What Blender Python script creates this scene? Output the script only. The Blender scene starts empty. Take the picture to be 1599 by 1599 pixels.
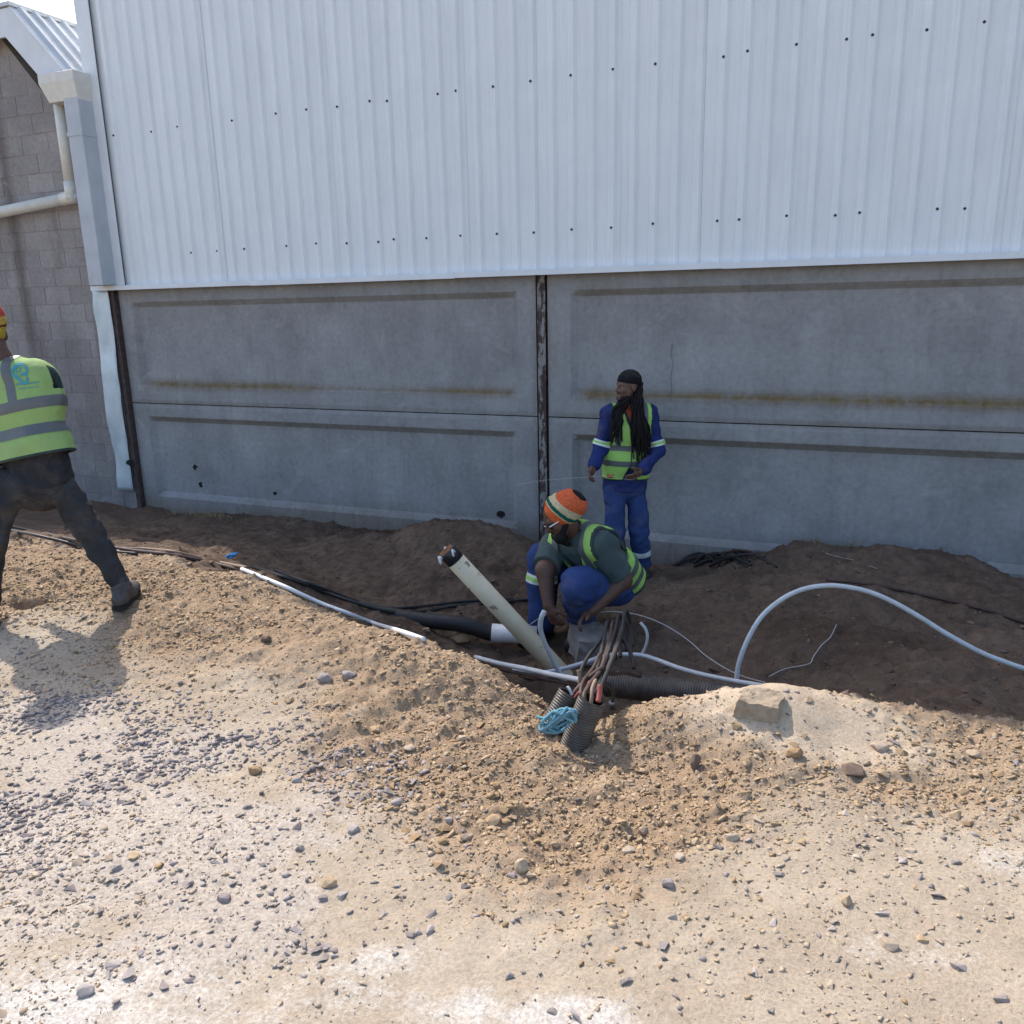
import bpy, bmesh, math, random
import numpy as np
from mathutils import Vector, Matrix
random.seed(7); rng = np.random.default_rng(11)
scn = bpy.context.scene
COL = scn.collection

# ------------------------------------------------------------------ camera
PITCH, YAW, ROLL, FPX = math.radians(14.07), math.radians(23.35), math.radians(-1.27), 1300.0
CAM = np.array([0.0, 0.0, 1.6])
_F = np.array([-math.sin(YAW)*math.cos(PITCH), math.cos(YAW)*math.cos(PITCH), -math.sin(PITCH)])
_R0 = np.array([math.cos(YAW), math.sin(YAW), 0.0]); _U0 = np.cross(_R0, _F)
_R = _R0*math.cos(ROLL) + _U0*math.sin(ROLL); _U = np.cross(_R, _F)
cd = bpy.data.cameras.new('camera'); cam = bpy.data.objects.new('camera', cd); COL.objects.link(cam)
cd.sensor_width = 36; cd.lens = 36*FPX/1599.0; cd.clip_end = 2000; cd.clip_start = 0.05
cam.matrix_world = Matrix(((_R[0], _U[0], -_F[0], CAM[0]), (_R[1], _U[1], -_F[1], CAM[1]), (_R[2], _U[2], -_F[2], CAM[2]), (0, 0, 0, 1)))
scn.camera = cam

# ------------------------------------------------------------------ light
SUN = Vector((-0.75, 0.52, 1.0)).normalized()          # towards the sun
SUN_EL = math.asin(SUN.z)
w = bpy.data.worlds.new('World'); scn.world = w; w.use_nodes = True
nt = w.node_tree
bg = nt.nodes['Background']; sky = nt.nodes.new('ShaderNodeTexSky')
sky.sky_type = 'NISHITA'; sky.sun_disc = False
sky.sun_elevation = SUN_EL; sky.sun_rotation = math.atan2(SUN.x, SUN.y)
sky.air_density = 1.0; sky.dust_density = 2.2; sky.ozone_density = 1.0
nt.links.new(sky.outputs[0], bg.inputs[0]); bg.inputs[1].default_value = 0.15
sl = bpy.data.lights.new('sun', 'SUN'); so = bpy.data.objects.new('sun', sl); COL.objects.link(so)
sl.energy = 2.5; sl.angle = math.radians(0.53); sl.color = (1.0, 0.94, 0.86)
so.rotation_euler = SUN.to_track_quat('Z', 'Y').to_euler()
scn.view_settings.view_transform = 'Standard'; scn.view_settings.look = 'None'
scn.view_settings.gamma = 1.0; scn.view_settings.use_curve_mapping = False
scn.view_settings.exposure = 1.17
scn.render.engine = 'CYCLES'

# ------------------------------------------------------------------ helpers
def ray(px, py):
    return _F*FPX + _R*(px-799.5) + _U*(799.5-py)
def at_z(px, py, z):                       # photo point on the level z
    d = ray(px, py); return CAM + d*((z-CAM[2])/d[2])
def at_y(px, py, y):                       # photo point on the vertical plane y
    d = ray(px, py); return CAM + d*(y/d[1])
_N = np.array([-_F[0], -_F[1], 0.0]); _N /= np.linalg.norm(_N)      # horizontal, towards the camera
_S = np.array([-_N[1], _N[0], 0.0])                                   # horizontal, to the right seen from the camera
if _S @ _R < 0: _S = -_S
def at_p(px, py, base, t=0.0):             # photo point on the upright plane through base, t metres nearer
    d = ray(px, py); b = np.asarray(base, float)
    k = ((b-CAM) @ _N + t)/(d @ _N); return CAM + d*k
def hash2(ix, iy, s):
    h = (ix.astype(np.int64)*374761393 + iy.astype(np.int64)*668265263 + s*974634777) & 0x7fffffff
    h = ((h ^ (h >> 13))*1274126177) & 0x7fffffff
    return ((h ^ (h >> 16)) & 0xffff)/65535.0
def vnoise(x, y, s=0):
    ix = np.floor(x); iy = np.floor(y); fx = x-ix; fy = y-iy
    ux = fx*fx*fx*(fx*(fx*6-15)+10); uy = fy*fy*fy*(fy*(fy*6-15)+10)
    a = hash2(ix, iy, s); b = hash2(ix+1, iy, s); c = hash2(ix, iy+1, s); d = hash2(ix+1, iy+1, s)
    return (a*(1-ux)+b*ux)*(1-uy) + (c*(1-ux)+d*ux)*uy - 0.5
def fbm(x, y, octv=4, s=0, gain=0.5):
    o = 0; a = 1.0
    for i in range(octv):
        o = o + a*vnoise(x*2**i + 17.3*i, y*2**i - 9.1*i, s+i); a *= gain
    return o
def hash3(ix, iy, iz, s):
    h = (ix.astype(np.int64)*374761393 + iy.astype(np.int64)*668265263 + iz.astype(np.int64)*1440662683 + s*974634777) & 0x7fffffff
    h = ((h ^ (h >> 13))*1274126177) & 0x7fffffff
    return ((h ^ (h >> 16)) & 0xffff)/65535.0
def vnoise3(x, y, z, s=0):
    ix, iy, iz = np.floor(x), np.floor(y), np.floor(z); f = [x-ix, y-iy, z-iz]
    u = [t*t*(3-2*t) for t in f]; o = 0
    for a in (0, 1):
        for b in (0, 1):
            for c in (0, 1):
                o = o + (u[0] if a else 1-u[0])*(u[1] if b else 1-u[1])*(u[2] if c else 1-u[2])*hash3(ix+a, iy+b, iz+c, s)
    return o-0.5

def mesh_np(name, V, F, smooth=False):      # F: (n,3) or (n,4) array, or list of polygons
    me = bpy.data.meshes.new(name)
    V = np.asarray(V, np.float32)
    if isinstance(F, np.ndarray):
        k = F.shape[1]; n = len(F)
        me.vertices.add(len(V)); me.vertices.foreach_set('co', V.ravel())
        me.loops.add(n*k); me.loops.foreach_set('vertex_index', F.astype(np.int32).ravel())
        me.polygons.add(n)
        me.polygons.foreach_set('loop_start', np.arange(0, n*k, k, dtype=np.int32))
        me.polygons.foreach_set('loop_total', np.full(n, k, np.int32))
        me.update(calc_edges=True)
    else:
        me.from_pydata([tuple(v) for v in V], [], [tuple(f) for f in F]); me.update()
    if smooth: me.polygons.foreach_set('use_smooth', np.ones(len(me.polygons), bool))
    return me
def link(name, me, mat=None, parent=None, loc=None):
    o = bpy.data.objects.new(name, me); COL.objects.link(o)
    if mat is not None:
        me.materials.clear()
        for m in (mat if isinstance(mat, (list, tuple)) else [mat]): me.materials.append(m)
    if parent is not None: o.parent = parent
    if loc is not None: o.location = loc
    return o
def tag(o, label=None, cat=None, group=None, kind=None):
    if label: o['label'] = label
    if cat: o['category'] = cat
    if group: o['group'] = group
    if kind: o['kind'] = kind
    return o
def empty(name, loc, label, cat, group=None):
    o = bpy.data.objects.new(name, None); COL.objects.link(o); o.location = loc; o.empty_display_size = 0.1
    return tag(o, label, cat, group)
class MB:                                    # collects boxes, prisms, tubes; builds one mesh
    def __init__(self): self.V = []; self.F = []
    def add(self, V, F):
        n = len(self.V); self.V += [tuple(map(float, v)) for v in V]; self.F += [tuple(i+n for i in f) for f in F]
    def box(self, x0, x1, y0, y1, z0, z1):
        self.add([(x0,y0,z0),(x1,y0,z0),(x1,y1,z0),(x0,y1,z0),(x0,y0,z1),(x1,y0,z1),(x1,y1,z1),(x0,y1,z1)],
                 [(0,3,2,1),(4,5,6,7),(0,1,5,4),(1,2,6,5),(2,3,7,6),(3,0,4,7)])
    def tube(self, pts, rad, seg=10, cap=True):
        V, F = tube_np(pts, rad, seg, cap); self.add(V, F)
    def build(self, name, mat=None, parent=None, smooth=False, origin=None, bevel=0):
        V = np.array(self.V)
        if origin is not None: V = V-np.asarray(origin)
        me = mesh_np(name, V, self.F, smooth)
        if bevel:
            bm = bmesh.new(); bm.from_mesh(me)
            bmesh.ops.bevel(bm, geom=bm.edges[:], offset=bevel, segments=1, affect='EDGES'); bm.to_mesh(me); bm.free()
        return link(name, me, mat, parent, origin if origin is not None and parent is None else None)
def spline(P, n=8, closed=False):            # Catmull-Rom through the points
    P = np.asarray(P, float); out = []
    Q = np.vstack([2*P[0]-P[1], P, 2*P[-1]-P[-2]])
    for i in range(1, len(Q)-2):
        p0, p1, p2, p3 = Q[i-1], Q[i], Q[i+1], Q[i+2]
        for t in np.linspace(0, 1, n, endpoint=False):
            out.append(0.5*((2*p1)+(-p0+p2)*t+(2*p0-5*p1+4*p2-p3)*t*t+(-p0+3*p1-3*p2+p3)*t**3))
    out.append(P[-1]); return np.array(out)
def tube_np(pts, rad, seg=10, cap=True):
    P = np.asarray(pts, float); n = len(P)
    r = np.full(n, rad) if np.isscalar(rad) else np.asarray(rad, float)
    T = np.gradient(P, axis=0); T /= np.linalg.norm(T, axis=1, keepdims=True)+1e-12
    u = np.cross(T[0], [0, 0, 1.0]); u = u if np.linalg.norm(u) > 1e-3 else np.array([1.0, 0, 0]); u /= np.linalg.norm(u)
    V = []; a = np.linspace(0, 2*math.pi, seg, endpoint=False)
    for i in range(n):
        u = u-T[i]*(u@T[i]); u /= np.linalg.norm(u); v = np.cross(T[i], u)
        V.append(P[i]+r[i]*(np.cos(a)[:, None]*u+np.sin(a)[:, None]*v))
    V = np.vstack(V); F = []
    for i in range(n-1):
        for j in range(seg):
            k = (j+1) % seg; F.append((i*seg+j, i*seg+k, (i+1)*seg+k, (i+1)*seg+j))
    if cap:
        F.append(tuple(range(seg))[::-1]); F.append(tuple((n-1)*seg+j for j in range(seg)))
    return V, F

# ------------------------------------------------------------------ materials
def mat_new(name, rough=0.8, spec=0.3):
    m = bpy.data.materials.new(name); m.use_nodes = True
    b = m.node_tree.nodes['Principled BSDF']; b.inputs['Roughness'].default_value = rough
    b.inputs['Specular IOR Level'].default_value = spec
    return m, m.node_tree, b
def N(nt, typ, **kw):
    n = nt.nodes.new(typ)
    for k, v in kw.items():
        if k.startswith('i_'): n.inputs[k[2:].replace('_', ' ')].default_value = v
        else: setattr(n, k, v)
    return n
def ramp(nt, fac, stops):
    r = nt.nodes.new('ShaderNodeValToRGB'); e = r.color_ramp.elements
    while len(e) < len(stops): e.new(0.5)
    for el, (p, c) in zip(e, stops): el.position = p; el.color = (*c, 1) if len(c) == 3 else c
    nt.links.new(fac, r.inputs[0]); return r.outputs[0]
def mixc(nt, fac, a, b, mode='MIX'):
    n = nt.nodes.new('ShaderNodeMix'); n.data_type = 'RGBA'; n.blend_type = mode
    for s, v in ((n.inputs[0], fac), (n.inputs[6], a), (n.inputs[7], b)):
        if hasattr(v, 'is_linked'): nt.links.new(v, s)
        elif isinstance(v, (int, float)): s.default_value = v
        else: s.default_value = (*v, 1)
    return n.outputs[2]
def noise(nt, scale, detail=4, rough=0.55, coord='Object', stretch=None, dist=0.0):
    tc = nt.nodes.new('ShaderNodeTexCoord'); src = tc.outputs[coord]
    if stretch:
        mp = nt.nodes.new('ShaderNodeMapping'); mp.inputs['Scale'].default_value = stretch
        nt.links.new(src, mp.inputs[0]); src = mp.outputs[0]
    n = nt.nodes.new('ShaderNodeTexNoise'); n.inputs['Scale'].default_value = scale; n.inputs['Detail'].default_value = detail
    n.inputs['Roughness'].default_value = rough; n.inputs['Distortion'].default_value = dist
    nt.links.new(src, n.inputs['Vector']); return n.outputs['Fac']
def math_n(nt, op, a, b=None, clamp=False):
    n = nt.nodes.new('ShaderNodeMath'); n.operation = op; n.use_clamp = clamp
    for s, v in zip(n.inputs, (a, b)):
        if v is None: continue
        if hasattr(v, 'is_linked'): nt.links.new(v, s)
        else: s.default_value = v
    return n.outputs[0]
def bump(nt, b, h, strength=0.3, dist=0.01, prev=None):
    n = nt.nodes.new('ShaderNodeBump'); n.inputs['Strength'].default_value = strength; n.inputs['Distance'].default_value = dist
    nt.links.new(h, n.inputs['Height'])
    if prev is not None: nt.links.new(prev, n.inputs['Normal'])
    nt.links.new(n.outputs[0], b.inputs['Normal']); return n.outputs[0]
def simple(name, c, rough=0.8, spec=0.3, var=0.12, scale=30, bmp=0.0, bd=0.003, metal=0.0, c2=None, vscale=None):
    m, nt, b = mat_new(name, rough, spec)
    f = noise(nt, vscale or scale, 4)
    lo = tuple(max(0, x*(1-var)) for x in c); hi = tuple(x*(1+var) for x in c) if c2 is None else c2
    nt.links.new(ramp(nt, f, [(0.3, lo), (0.7, hi)]), b.inputs['Base Color'])
    b.inputs['Metallic'].default_value = metal
    if bmp: bump(nt, b, noise(nt, scale*2, 3), bmp, bd)
    return m

# ------------------------------------------------------------------ ground
CP = []
def cz(px, py, z): p = at_z(px, py, z); CP.append((p[0], p[1], z))
def cy(px, py, y): p = at_y(px, py, y); CP.append((p[0], p[1], p[2]))
for a in [(0,1599,0),(400,1599,.0),(800,1599,0),(1200,1599,.0),(1599,1599,0),(0,1400,0),(500,1400,.01),(1000,1400,0),(1599,1400,.0),
          (0,1200,0),(300,1200,.0),(620,1230,.0),(900,1260,-.03),(1250,1250,.0),(1599,1230,-.0),(0,1050,.0),(250,1030,.02),(500,1080,.025),
          (700,1130,.0),(0,940,.02),(200,940,.04),(400,980,.045),(1420,1170,.01),(1300,1150,.03),(1050,1180,-.03),(800,1180,.0)]: cz(*a)
# near lip of the trench
LIP = [(20,846,.02),(100,856,.03),(250,874,.05),(410,908,.05),(540,962,.04),(660,1003,.02),(740,1040,-.01),(800,1072,-.06),(860,1105,-.10),(905,1150,-.14),
       (960,1120,-.12),(1040,1112,-.09),(1100,1100,-.02),(1130,1082,.08),(1200,1066,.10),(1270,1075,.09),(1340,1092,.06),(1450,1112,.02),(1599,1134,-.02)]
for a in LIP: cz(*a)
# trench floor, just beyond and below the lip
for a in [(800,1015,-.52),(870,1035,-.54),(930,1040,-.54),(1010,1040,-.54),(905,985,-.52),(760,1000,-.48),(660,962,-.42),(560,928,-.34),(460,900,-.24),
          (880,1005,-.54),(1100,1040,-.50),(1180,1030,-.46)]: cz(*a)
CP += [(-1.55,3.32,-.40),(-1.05,3.20,-.46),(-.65,3.30,-.48),(-.3,3.55,-.42),(-2.2,3.75,-.30),(-3.0,4.1,-.2),(-0.9,3.6,-.52),(0.2,4.0,-.25),(0.9,4.0,-.22),(0.1,3.65,-.12),(0.7,3.6,-.1)]
# beyond the trench
for a in [(300,815,-.48),(420,840,-.44),(520,850,-.40),(120,830,-.28),(620,900,-.34),(1130,960,-.44),(1080,920,-.52),(1250,1000,-.36),(1400,1010,-.30),(1599,1060,-.24),(1500,960,-.32),(1599,980,-.30)]: cz(*a)
for a in [(700,814,6.1),(640,826,6.1),(760,820,6.2),(590,846,6.1),(815,842,6.3),(690,870,5.6),(620,880,5.5),(780,880,5.5),(1300,852,6.75),(1400,852,6.75),(1220,862,6.6),(1480,872,6.85),(1330,890,6.2),(1150,880,6.5)]: cy(*a)
CP += [(-9.5,7,-.62),(-7.7,7,-.63),(-6.5,7,-.62),(-5.4,7,-.60),(-4.2,7,-.56),(-2.7,7,-.58),(-1.7,6.6,-.66),(-1.7,7,-.64),(-.9,7,-.56),(.3,7,-.42),(1.2,7,-.55),(2.5,7,-.6),(4,7,-.6),(4,4,-.2),(4,3,0),(4,0,0),
       (-9.5,5.5,-.45),(-9.5,4.2,-.05),(-9.5,2,0),(-6,0,0),(0,-.5,0),(-7.2,5.2,-.40),(2.2,5.6,-.4),(3,5,-.3)]
CP = np.array(CP)
def _phi(r2): return np.where(r2 > 1e-12, 0.5*r2*np.log(r2+1e-12), 0.0)
_n = len(CP); _A = _phi(((CP[:, None, :2]-CP[None, :, :2])**2).sum(-1)) + np.eye(_n)*0.012
_P = np.c_[np.ones(_n), CP[:, :2]]
_M = np.block([[_A, _P], [_P.T, np.zeros((3, 3))]]); _W = np.linalg.solve(_M, np.r_[CP[:, 2], 0, 0, 0])
def base_h(x, y):
    sh = np.shape(x); x = np.ravel(x); y = np.ravel(y)
    x = np.clip(x, -9.8, 4.2); y = np.clip(y, -.5, 7.0)
    o = np.empty(len(x))
    for i in range(0, len(x), 40000):
        s = slice(i, i+40000)
        r2 = (x[s, None]-CP[None, :, 0])**2 + (y[s, None]-CP[None, :, 1])**2
        o[s] = _phi(r2) @ _W[:_n] + _W[_n] + _W[_n+1]*x[s] + _W[_n+2]*y[s]
    return o.reshape(sh)
def axis(lo, hi, step, far, growth=1.25):
    a = list(np.arange(lo, hi+1e-6, step)); s = step*1.5; b = hi
    while b < far: b += s; s *= growth; a.append(b)
    s = step*1.5; c = lo; pre = []
    while c > -far: c -= s; s *= growth; pre.append(c)
    return np.array(pre[::-1]+a)
def warp_y():
    a = [0.85]; 
    while a[-1] < 7.0:
        y = a[-1]; a.append(y + (0.0105 if y < 3.2 else 0.0125 if y < 4.2 else 0.02 if y < 5.2 else 0.028))
    b = a[-1]; s = .05; post = []
    while b < 260: b += s; s *= 1.3; post.append(b)
    c = a[0]; s = .03; pre = []
    while c > -260: c -= s; s *= 1.25; pre.append(c)
    return np.array(pre[::-1]+a+post)
GX = axis(-6.6, 2.9, 0.0125, 260); GY = warp_y()
XX, YY = np.meshgrid(GX, GY)
ZB = base_h(XX, YY)
# flatten to the plain far away
fade = np.clip(1-(np.maximum(np.maximum(-9.8-XX, XX-4.2), np.maximum(-.5-YY, YY-7.0)))/2.0, 0, 1)
ZB = ZB*fade + np.where(YY > 7, -.6, 0)*(1-fade)
# zone weights (world space): lipdist = signed distance beyond the trench lip
LW = np.array([at_z(*a)[:2] for a in LIP]); LW = np.vstack([[-12, LW[0][1]+.3], LW, [6, LW[-1][1]]])
_o = np.argsort(LW[:, 0]); LW = LW[_o]
def lip_y(x): return np.interp(x, LW[:, 0], LW[:, 1])
L2 = np.array([at_z(*a, 0)[:2] for a in [(-60,965),(60,985),(170,1030),(300,1085),(430,1130),(560,1190),(700,1270),(850,1330),(1000,1320),(1150,1270),(1300,1230),(1450,1240),(1599,1230)]]); L2 = L2[np.argsort(L2[:, 0])]
def g2(x, y, cx, cy_, sx, sy, rot=0):
    c, s = math.cos(rot), math.sin(rot); dx = x-cx; dy = y-cy_
    return np.exp(-((dx*c+dy*s)/sx)**2-((-dx*s+dy*c)/sy)**2)
def sstep(a, b, x): t = np.clip((x-a)/(b-a), 0, 1); return t*t*(3-2*t)
def zones(x, y):
    """soil: loose tan clods along the lip; grey: patches of grey gravel; white: lime-pale dust; deep: dug brown earth; pad: smooth pale fine sand of the right bank"""
    n1 = fbm(x*1.3, y*1.3, 4, 31); n2 = fbm(x*2.2, y*2.2, 4, 47)
    d = y-lip_y(x)                                        # >0 beyond the lip
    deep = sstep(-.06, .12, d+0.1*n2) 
    soil = sstep(-.50, .36, y-np.interp(x, L2[:, 0], L2[:, 1])+0.55*n1)*(1-deep)
    pa = at_z(1230, 1105, .08); pad = g2(x, y, pa[0]+.05, pa[1]-.02, .42, .22)*1.3
    soil = soil*np.clip(1-pad, 0, 1)
    gp = [(150,1180,.55,.22),(250,1330,.62,.26),(120,1260,.45,.18),(370,1400,.36,.16),(590,1250,.30,.17),(540,1195,.2,.1),(80,1420,.25,.14),(300,1470,.3,.1),(660,1300,.16,.08),(30,1120,.45,.16)]
    grey = 0
    for px, py, sx, sy in gp:
        p = at_z(px, py, 0); grey = np.maximum(grey, g2(x, y, p[0], p[1], sx, sy, YAW))
    grey = np.clip(grey*(1.15+1.6*n2), 0, 1)
    wp = [(470,1560,.28,.13),(560,1500,.20,.10),(90,1140,.3,.1),(20,1190,.3,.12),(1540,1350,.22,.10),(1450,1480,.2,.08),(160,1550,.4,.12),(480,1410,.2,.1),(60,1320,.3,.1),(700,1590,.2,.1),(850,1600,.2,.08)]
    white = 0
    for px, py, sx, sy in wp:
        p = at_z(px, py, 0); white = np.maximum(white, g2(x, y, p[0], p[1], sx, sy, YAW))
    white = np.clip(white*(.75+2.4*n1), 0, 1)
    for px, py, sx, sy, am in [(60,1330,.95,.42,.85),(120,1560,.9,.25,.8),(420,1560,.5,.2,.45),(560,1260,.35,.2,.35),(1500,1400,.45,.3,.35)]:
        p = at_z(px, py, 0); white = np.maximum(white, am*g2(x, y, p[0], p[1], sx, sy, YAW)*(1+.8*n1))
    white = white*(1-deep)
    return dict(soil=soil, grey=grey, white=white, deep=deep, pad=np.clip(pad, 0, 1), d=d)
ZN = zones(XX, YY)
near = fade
rough_s = fbm(XX*9, YY*9, 5, 3, .6)
clod = np.maximum(0, fbm(XX*34, YY*34, 3, 5, .6))        # lumps
ridge = 1-np.abs(fbm(XX*5, YY*5, 4, 9, .55))*2
ZD = (0.012*fbm(XX*2.5, YY*2.5, 4, 21) + ZN['soil']*(0.034*rough_s + 0.022*clod) + (1-ZN['soil'])*(1-ZN['deep'])*(0.005*rough_s+.004*clod)
      + ZN['deep']*(0.085*fbm(XX*2.4, YY*2.4, 5, 15, .55) + 0.03*rough_s + .016*clod))
# small broken scarps on the lip, added dip standing in for a shadow near the left worker
shade_dip = at_z(46, 942, .02)
ZD -= 0.11*g2(XX, YY, shade_dip[0], shade_dip[1], .13, .055, YAW)
ZG = ZB + ZD*np.clip(fade, 0, 1)
def ground_z(x, y):
    x = np.asarray(x, float); y = np.asarray(y, float)
    i = np.clip(np.searchsorted(GX, x)-1, 0, len(GX)-2); j = np.clip(np.searchsorted(GY, y)-1, 0, len(GY)-2)
    u = (x-GX[i])/(GX[i+1]-GX[i]); v = (y-GY[j])/(GY[j+1]-GY[j])
    return (ZG[j, i]*(1-u)+ZG[j, i+1]*u)*(1-v) + (ZG[j+1, i]*(1-u)+ZG[j+1, i+1]*u)*v
def on_ground(px, py, dz=0.0, z0=0.0):       # photo point on the terrain: march along the ray
    d = ray(px, py); d = d/np.linalg.norm(d); t = np.arange(1.2, 14, .01)
    P = CAM+t[:, None]*d; below = P[:, 2] < ground_z(P[:, 0], P[:, 1]) + dz
    k = np.argmax(below) if below.any() else len(t)-1
    return P[k]
nx, ny = len(GX), len(GY)
idx = np.arange(nx*ny).reshape(ny, nx)
GF = np.stack([idx[:-1, :-1], idx[:-1, 1:], idx[1:, 1:], idx[1:, :-1]], -1).reshape(-1, 4)
gme = mesh_np('ground', np.stack([XX, YY, ZG], -1).reshape(-1, 3), GF, True)
# soil kinds as point attributes (what the ground is made of, not how it is lit)
n_f = fbm(XX*3.1, YY*3.1, 4, 77)
def attr(me, name, arr):
    a = me.attributes.new(name, 'FLOAT', 'POINT'); a.data.foreach_set('value', np.asarray(arr, np.float32).ravel())
for k in ('soil', 'white', 'deep', 'grey', 'pad'): attr(gme, k, ZN[k])
m, nt, b = mat_new('dry_earth', 0.95, 0.15)
def at_attr(nt, n):
    a = nt.nodes.new('ShaderNodeAttribute'); a.attribute_name = n; return a.outputs['Fac']
nA = noise(nt, 2.2, 6, .6); nB = noise(nt, 14, 6, .65); nC = noise(nt, 90, 5, .7); nD = noise(nt, 320, 3, .7)
dust = ramp(nt, nA, [(.3, (.34, .272, .20)), (.52, (.39, .318, .238)), (.72, (.45, .378, .292))])
tan = ramp(nt, nB, [(.25, (.22, .145, .088)), (.5, (.305, .212, .135)), (.75, (.39, .29, .198))])
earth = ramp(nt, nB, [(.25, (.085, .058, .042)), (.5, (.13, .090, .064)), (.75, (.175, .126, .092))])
padc = ramp(nt, nB, [(.3, (.42, .325, .23)), (.7, (.52, .42, .31))])
whitec = ramp(nt, nC, [(.3, (.43, .385, .335)), (.7, (.62, .575, .52))])
greyd = ramp(nt, nC, [(.3, (.35, .295, .24)), (.7, (.47, .405, .34))])
def soft(nt, a, nz, lo=.3, hi=.7, k=.55):
    s = math_n(nt, 'ADD', a, math_n(nt, 'MULTIPLY', math_n(nt, 'SUBTRACT', nz, .5), k*2))
    mr = nt.nodes.new('ShaderNodeMapRange'); mr.interpolation_type = 'SMOOTHSTEP'; mr.inputs[1].default_value = lo; mr.inputs[2].default_value = hi
    nt.links.new(s, mr.inputs[0]); return mr.outputs[0]
c = mixc(nt, soft(nt, at_attr(nt, 'grey'), nB, .3, .8), dust, greyd)
c = mixc(nt, soft(nt, at_attr(nt, 'soil'), nB, .0, 1.05, .75), c, tan)
nW = math_n(nt, 'ADD', math_n(nt, 'MULTIPLY', nB, .45), math_n(nt, 'MULTIPLY', noise(nt, 46, 6, .75), .55))
c = mixc(nt, soft(nt, at_attr(nt, 'white'), nW, .25, 1.10, 1.3), c, whitec)
c = mixc(nt, soft(nt, at_attr(nt, 'pad'), nB, .2, .7, .3), c, padc)
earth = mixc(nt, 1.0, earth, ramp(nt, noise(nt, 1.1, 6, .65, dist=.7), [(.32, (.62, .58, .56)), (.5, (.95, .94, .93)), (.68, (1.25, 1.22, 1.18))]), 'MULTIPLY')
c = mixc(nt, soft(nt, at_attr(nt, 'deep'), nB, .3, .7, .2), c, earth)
fine = ramp(nt, nC, [(.28, (.72, .70, .68)), (.55, (1, 1, 1)), (.8, (1.12, 1.12, 1.12))])
c = mixc(nt, 1.0, c, fine, 'MULTIPLY')
nt.links.new(c, b.inputs['Base Color'])
p1 = bump(nt, b, nC, .55, .012); bump(nt, b, nD, .4, .004, p1)
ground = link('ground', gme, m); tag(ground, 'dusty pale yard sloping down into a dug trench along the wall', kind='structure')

# ------------------------------------------------------------------ warehouse wall
WY = 7.0                      # face of the concrete panels
m_clad, nt, b = mat_new('white_sheet_paint', .45, .4)
nz = noise(nt, 1.2, 5, .6); st = noise(nt, 6, 5, .6, stretch=(9, 9, .35))
c = ramp(nt, nz, [(.3, (.65, .672, .69)), (.7, (.735, .757, .77))])
c = mixc(nt, ramp(nt, st, [(.50, (0, 0, 0)), (.78, (.5, .5, .5))]), c, (.58, .57, .55))
nt.links.new(c, b.inputs['Base Color']); bump(nt, b, noise(nt, 1.6, 4), .30, .03)
m_trim = simple('white_trim_paint', (.66, .68, .70), .5, .4, .06, 4)
m_colp = simple('grey_column_paint', (.43, .455, .485), .6, .35, .10, 4)
m_galv, nt, b = mat_new('pale_blue_sheet', .45, .5)
c = ramp(nt, noise(nt, 5, 5, .6), [(.3, (.42, .50, .54)), (.7, (.56, .63, .66))])
nt.links.new(c, b.inputs['Base Color']); b.inputs['Metallic'].default_value = .25; bump(nt, b, noise(nt, 7, 3), .35, .02)
m_conc, nt, b = mat_new('weathered_concrete', .92, .2)
n1 = noise(nt, 1.6, 7, .62); n2 = noise(nt, 22, 6, .7); n3 = noise(nt, 3.0, 6, .65, stretch=(3.2, 3.2, .5)); n4 = noise(nt, 150, 3, .7)
c = ramp(nt, n1, [(.28, (.212, .210, .212)), (.5, (.275, .273, .275)), (.72, (.335, .332, .332))])
c = mixc(nt, ramp(nt, n3, [(.5, (0, 0, 0)), (.75, (.6, .6, .6))]), c, (.215, .205, .20))
c = mixc(nt, 1.0, c, ramp(nt, n2, [(.25, (.80, .79, .78)), (.6, (1.03, 1.03, 1.03))]), 'MULTIPLY')
c = mixc(nt, ramp(nt, noise(nt, 2.6, 5, .7, dist=.6), [(.58, (0, 0, 0)), (.75, (.5, .5, .5))]), c, (.42, .41, .395))
at = nt.nodes.new('ShaderNodeAttribute'); at.attribute_name = 'dirt'
dm = math_n(nt, 'MULTIPLY', at.outputs['Fac'], ramp(nt, n3, [(.2, (.55, .55, .55)), (.6, (1.1, 1.1, 1.1))]), True)
c = mixc(nt, dm, c, ramp(nt, n2, [(.3, (.125, .088, .042)), (.7, (.19, .135, .065))]))
nt.links.new(c, b.inputs['Base Color']); p1 = bump(nt, b, n2, .35, .006); bump(nt, b, n4, .25, .003, p1)
m_rust, nt, b = mat_new('rusty_painted_steel', .75, .3)
rn = noise(nt, 9, 6, .7, stretch=(1.5, 1.5, .55)); rn2 = noise(nt, 60, 4, .7)
c = ramp(nt, rn, [(.44, (.055, .040, .038)), (.50, (.09, .06, .05)), (.54, (.27, .265, .265)), (.7, (.22, .215, .215))])
nt.links.new(mixc(nt, 1.0, c, ramp(nt, rn2, [(.3, (.75, .72, .7)), (.7, (1, 1, 1))]), 'MULTIPLY'), b.inputs['Base Color']); bump(nt, b, rn, .5, .006)
m_brown = simple('brown_rusted_steel', (.075, .052, .048), .8, .3, .35, 18, .5, .006)
m_dark = simple('black_screw_head', (.02, .02, .022), .5, .4)
ZF = 1.86                    # drip flashing
ZT = 7.00                    # eave
ware = empty('warehouse', (-2.7, WY, -.6), 'long white ribbed metal warehouse side above grey concrete wall panels', 'warehouse')
WO = np.array([-2.7, WY, -.6])
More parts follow.
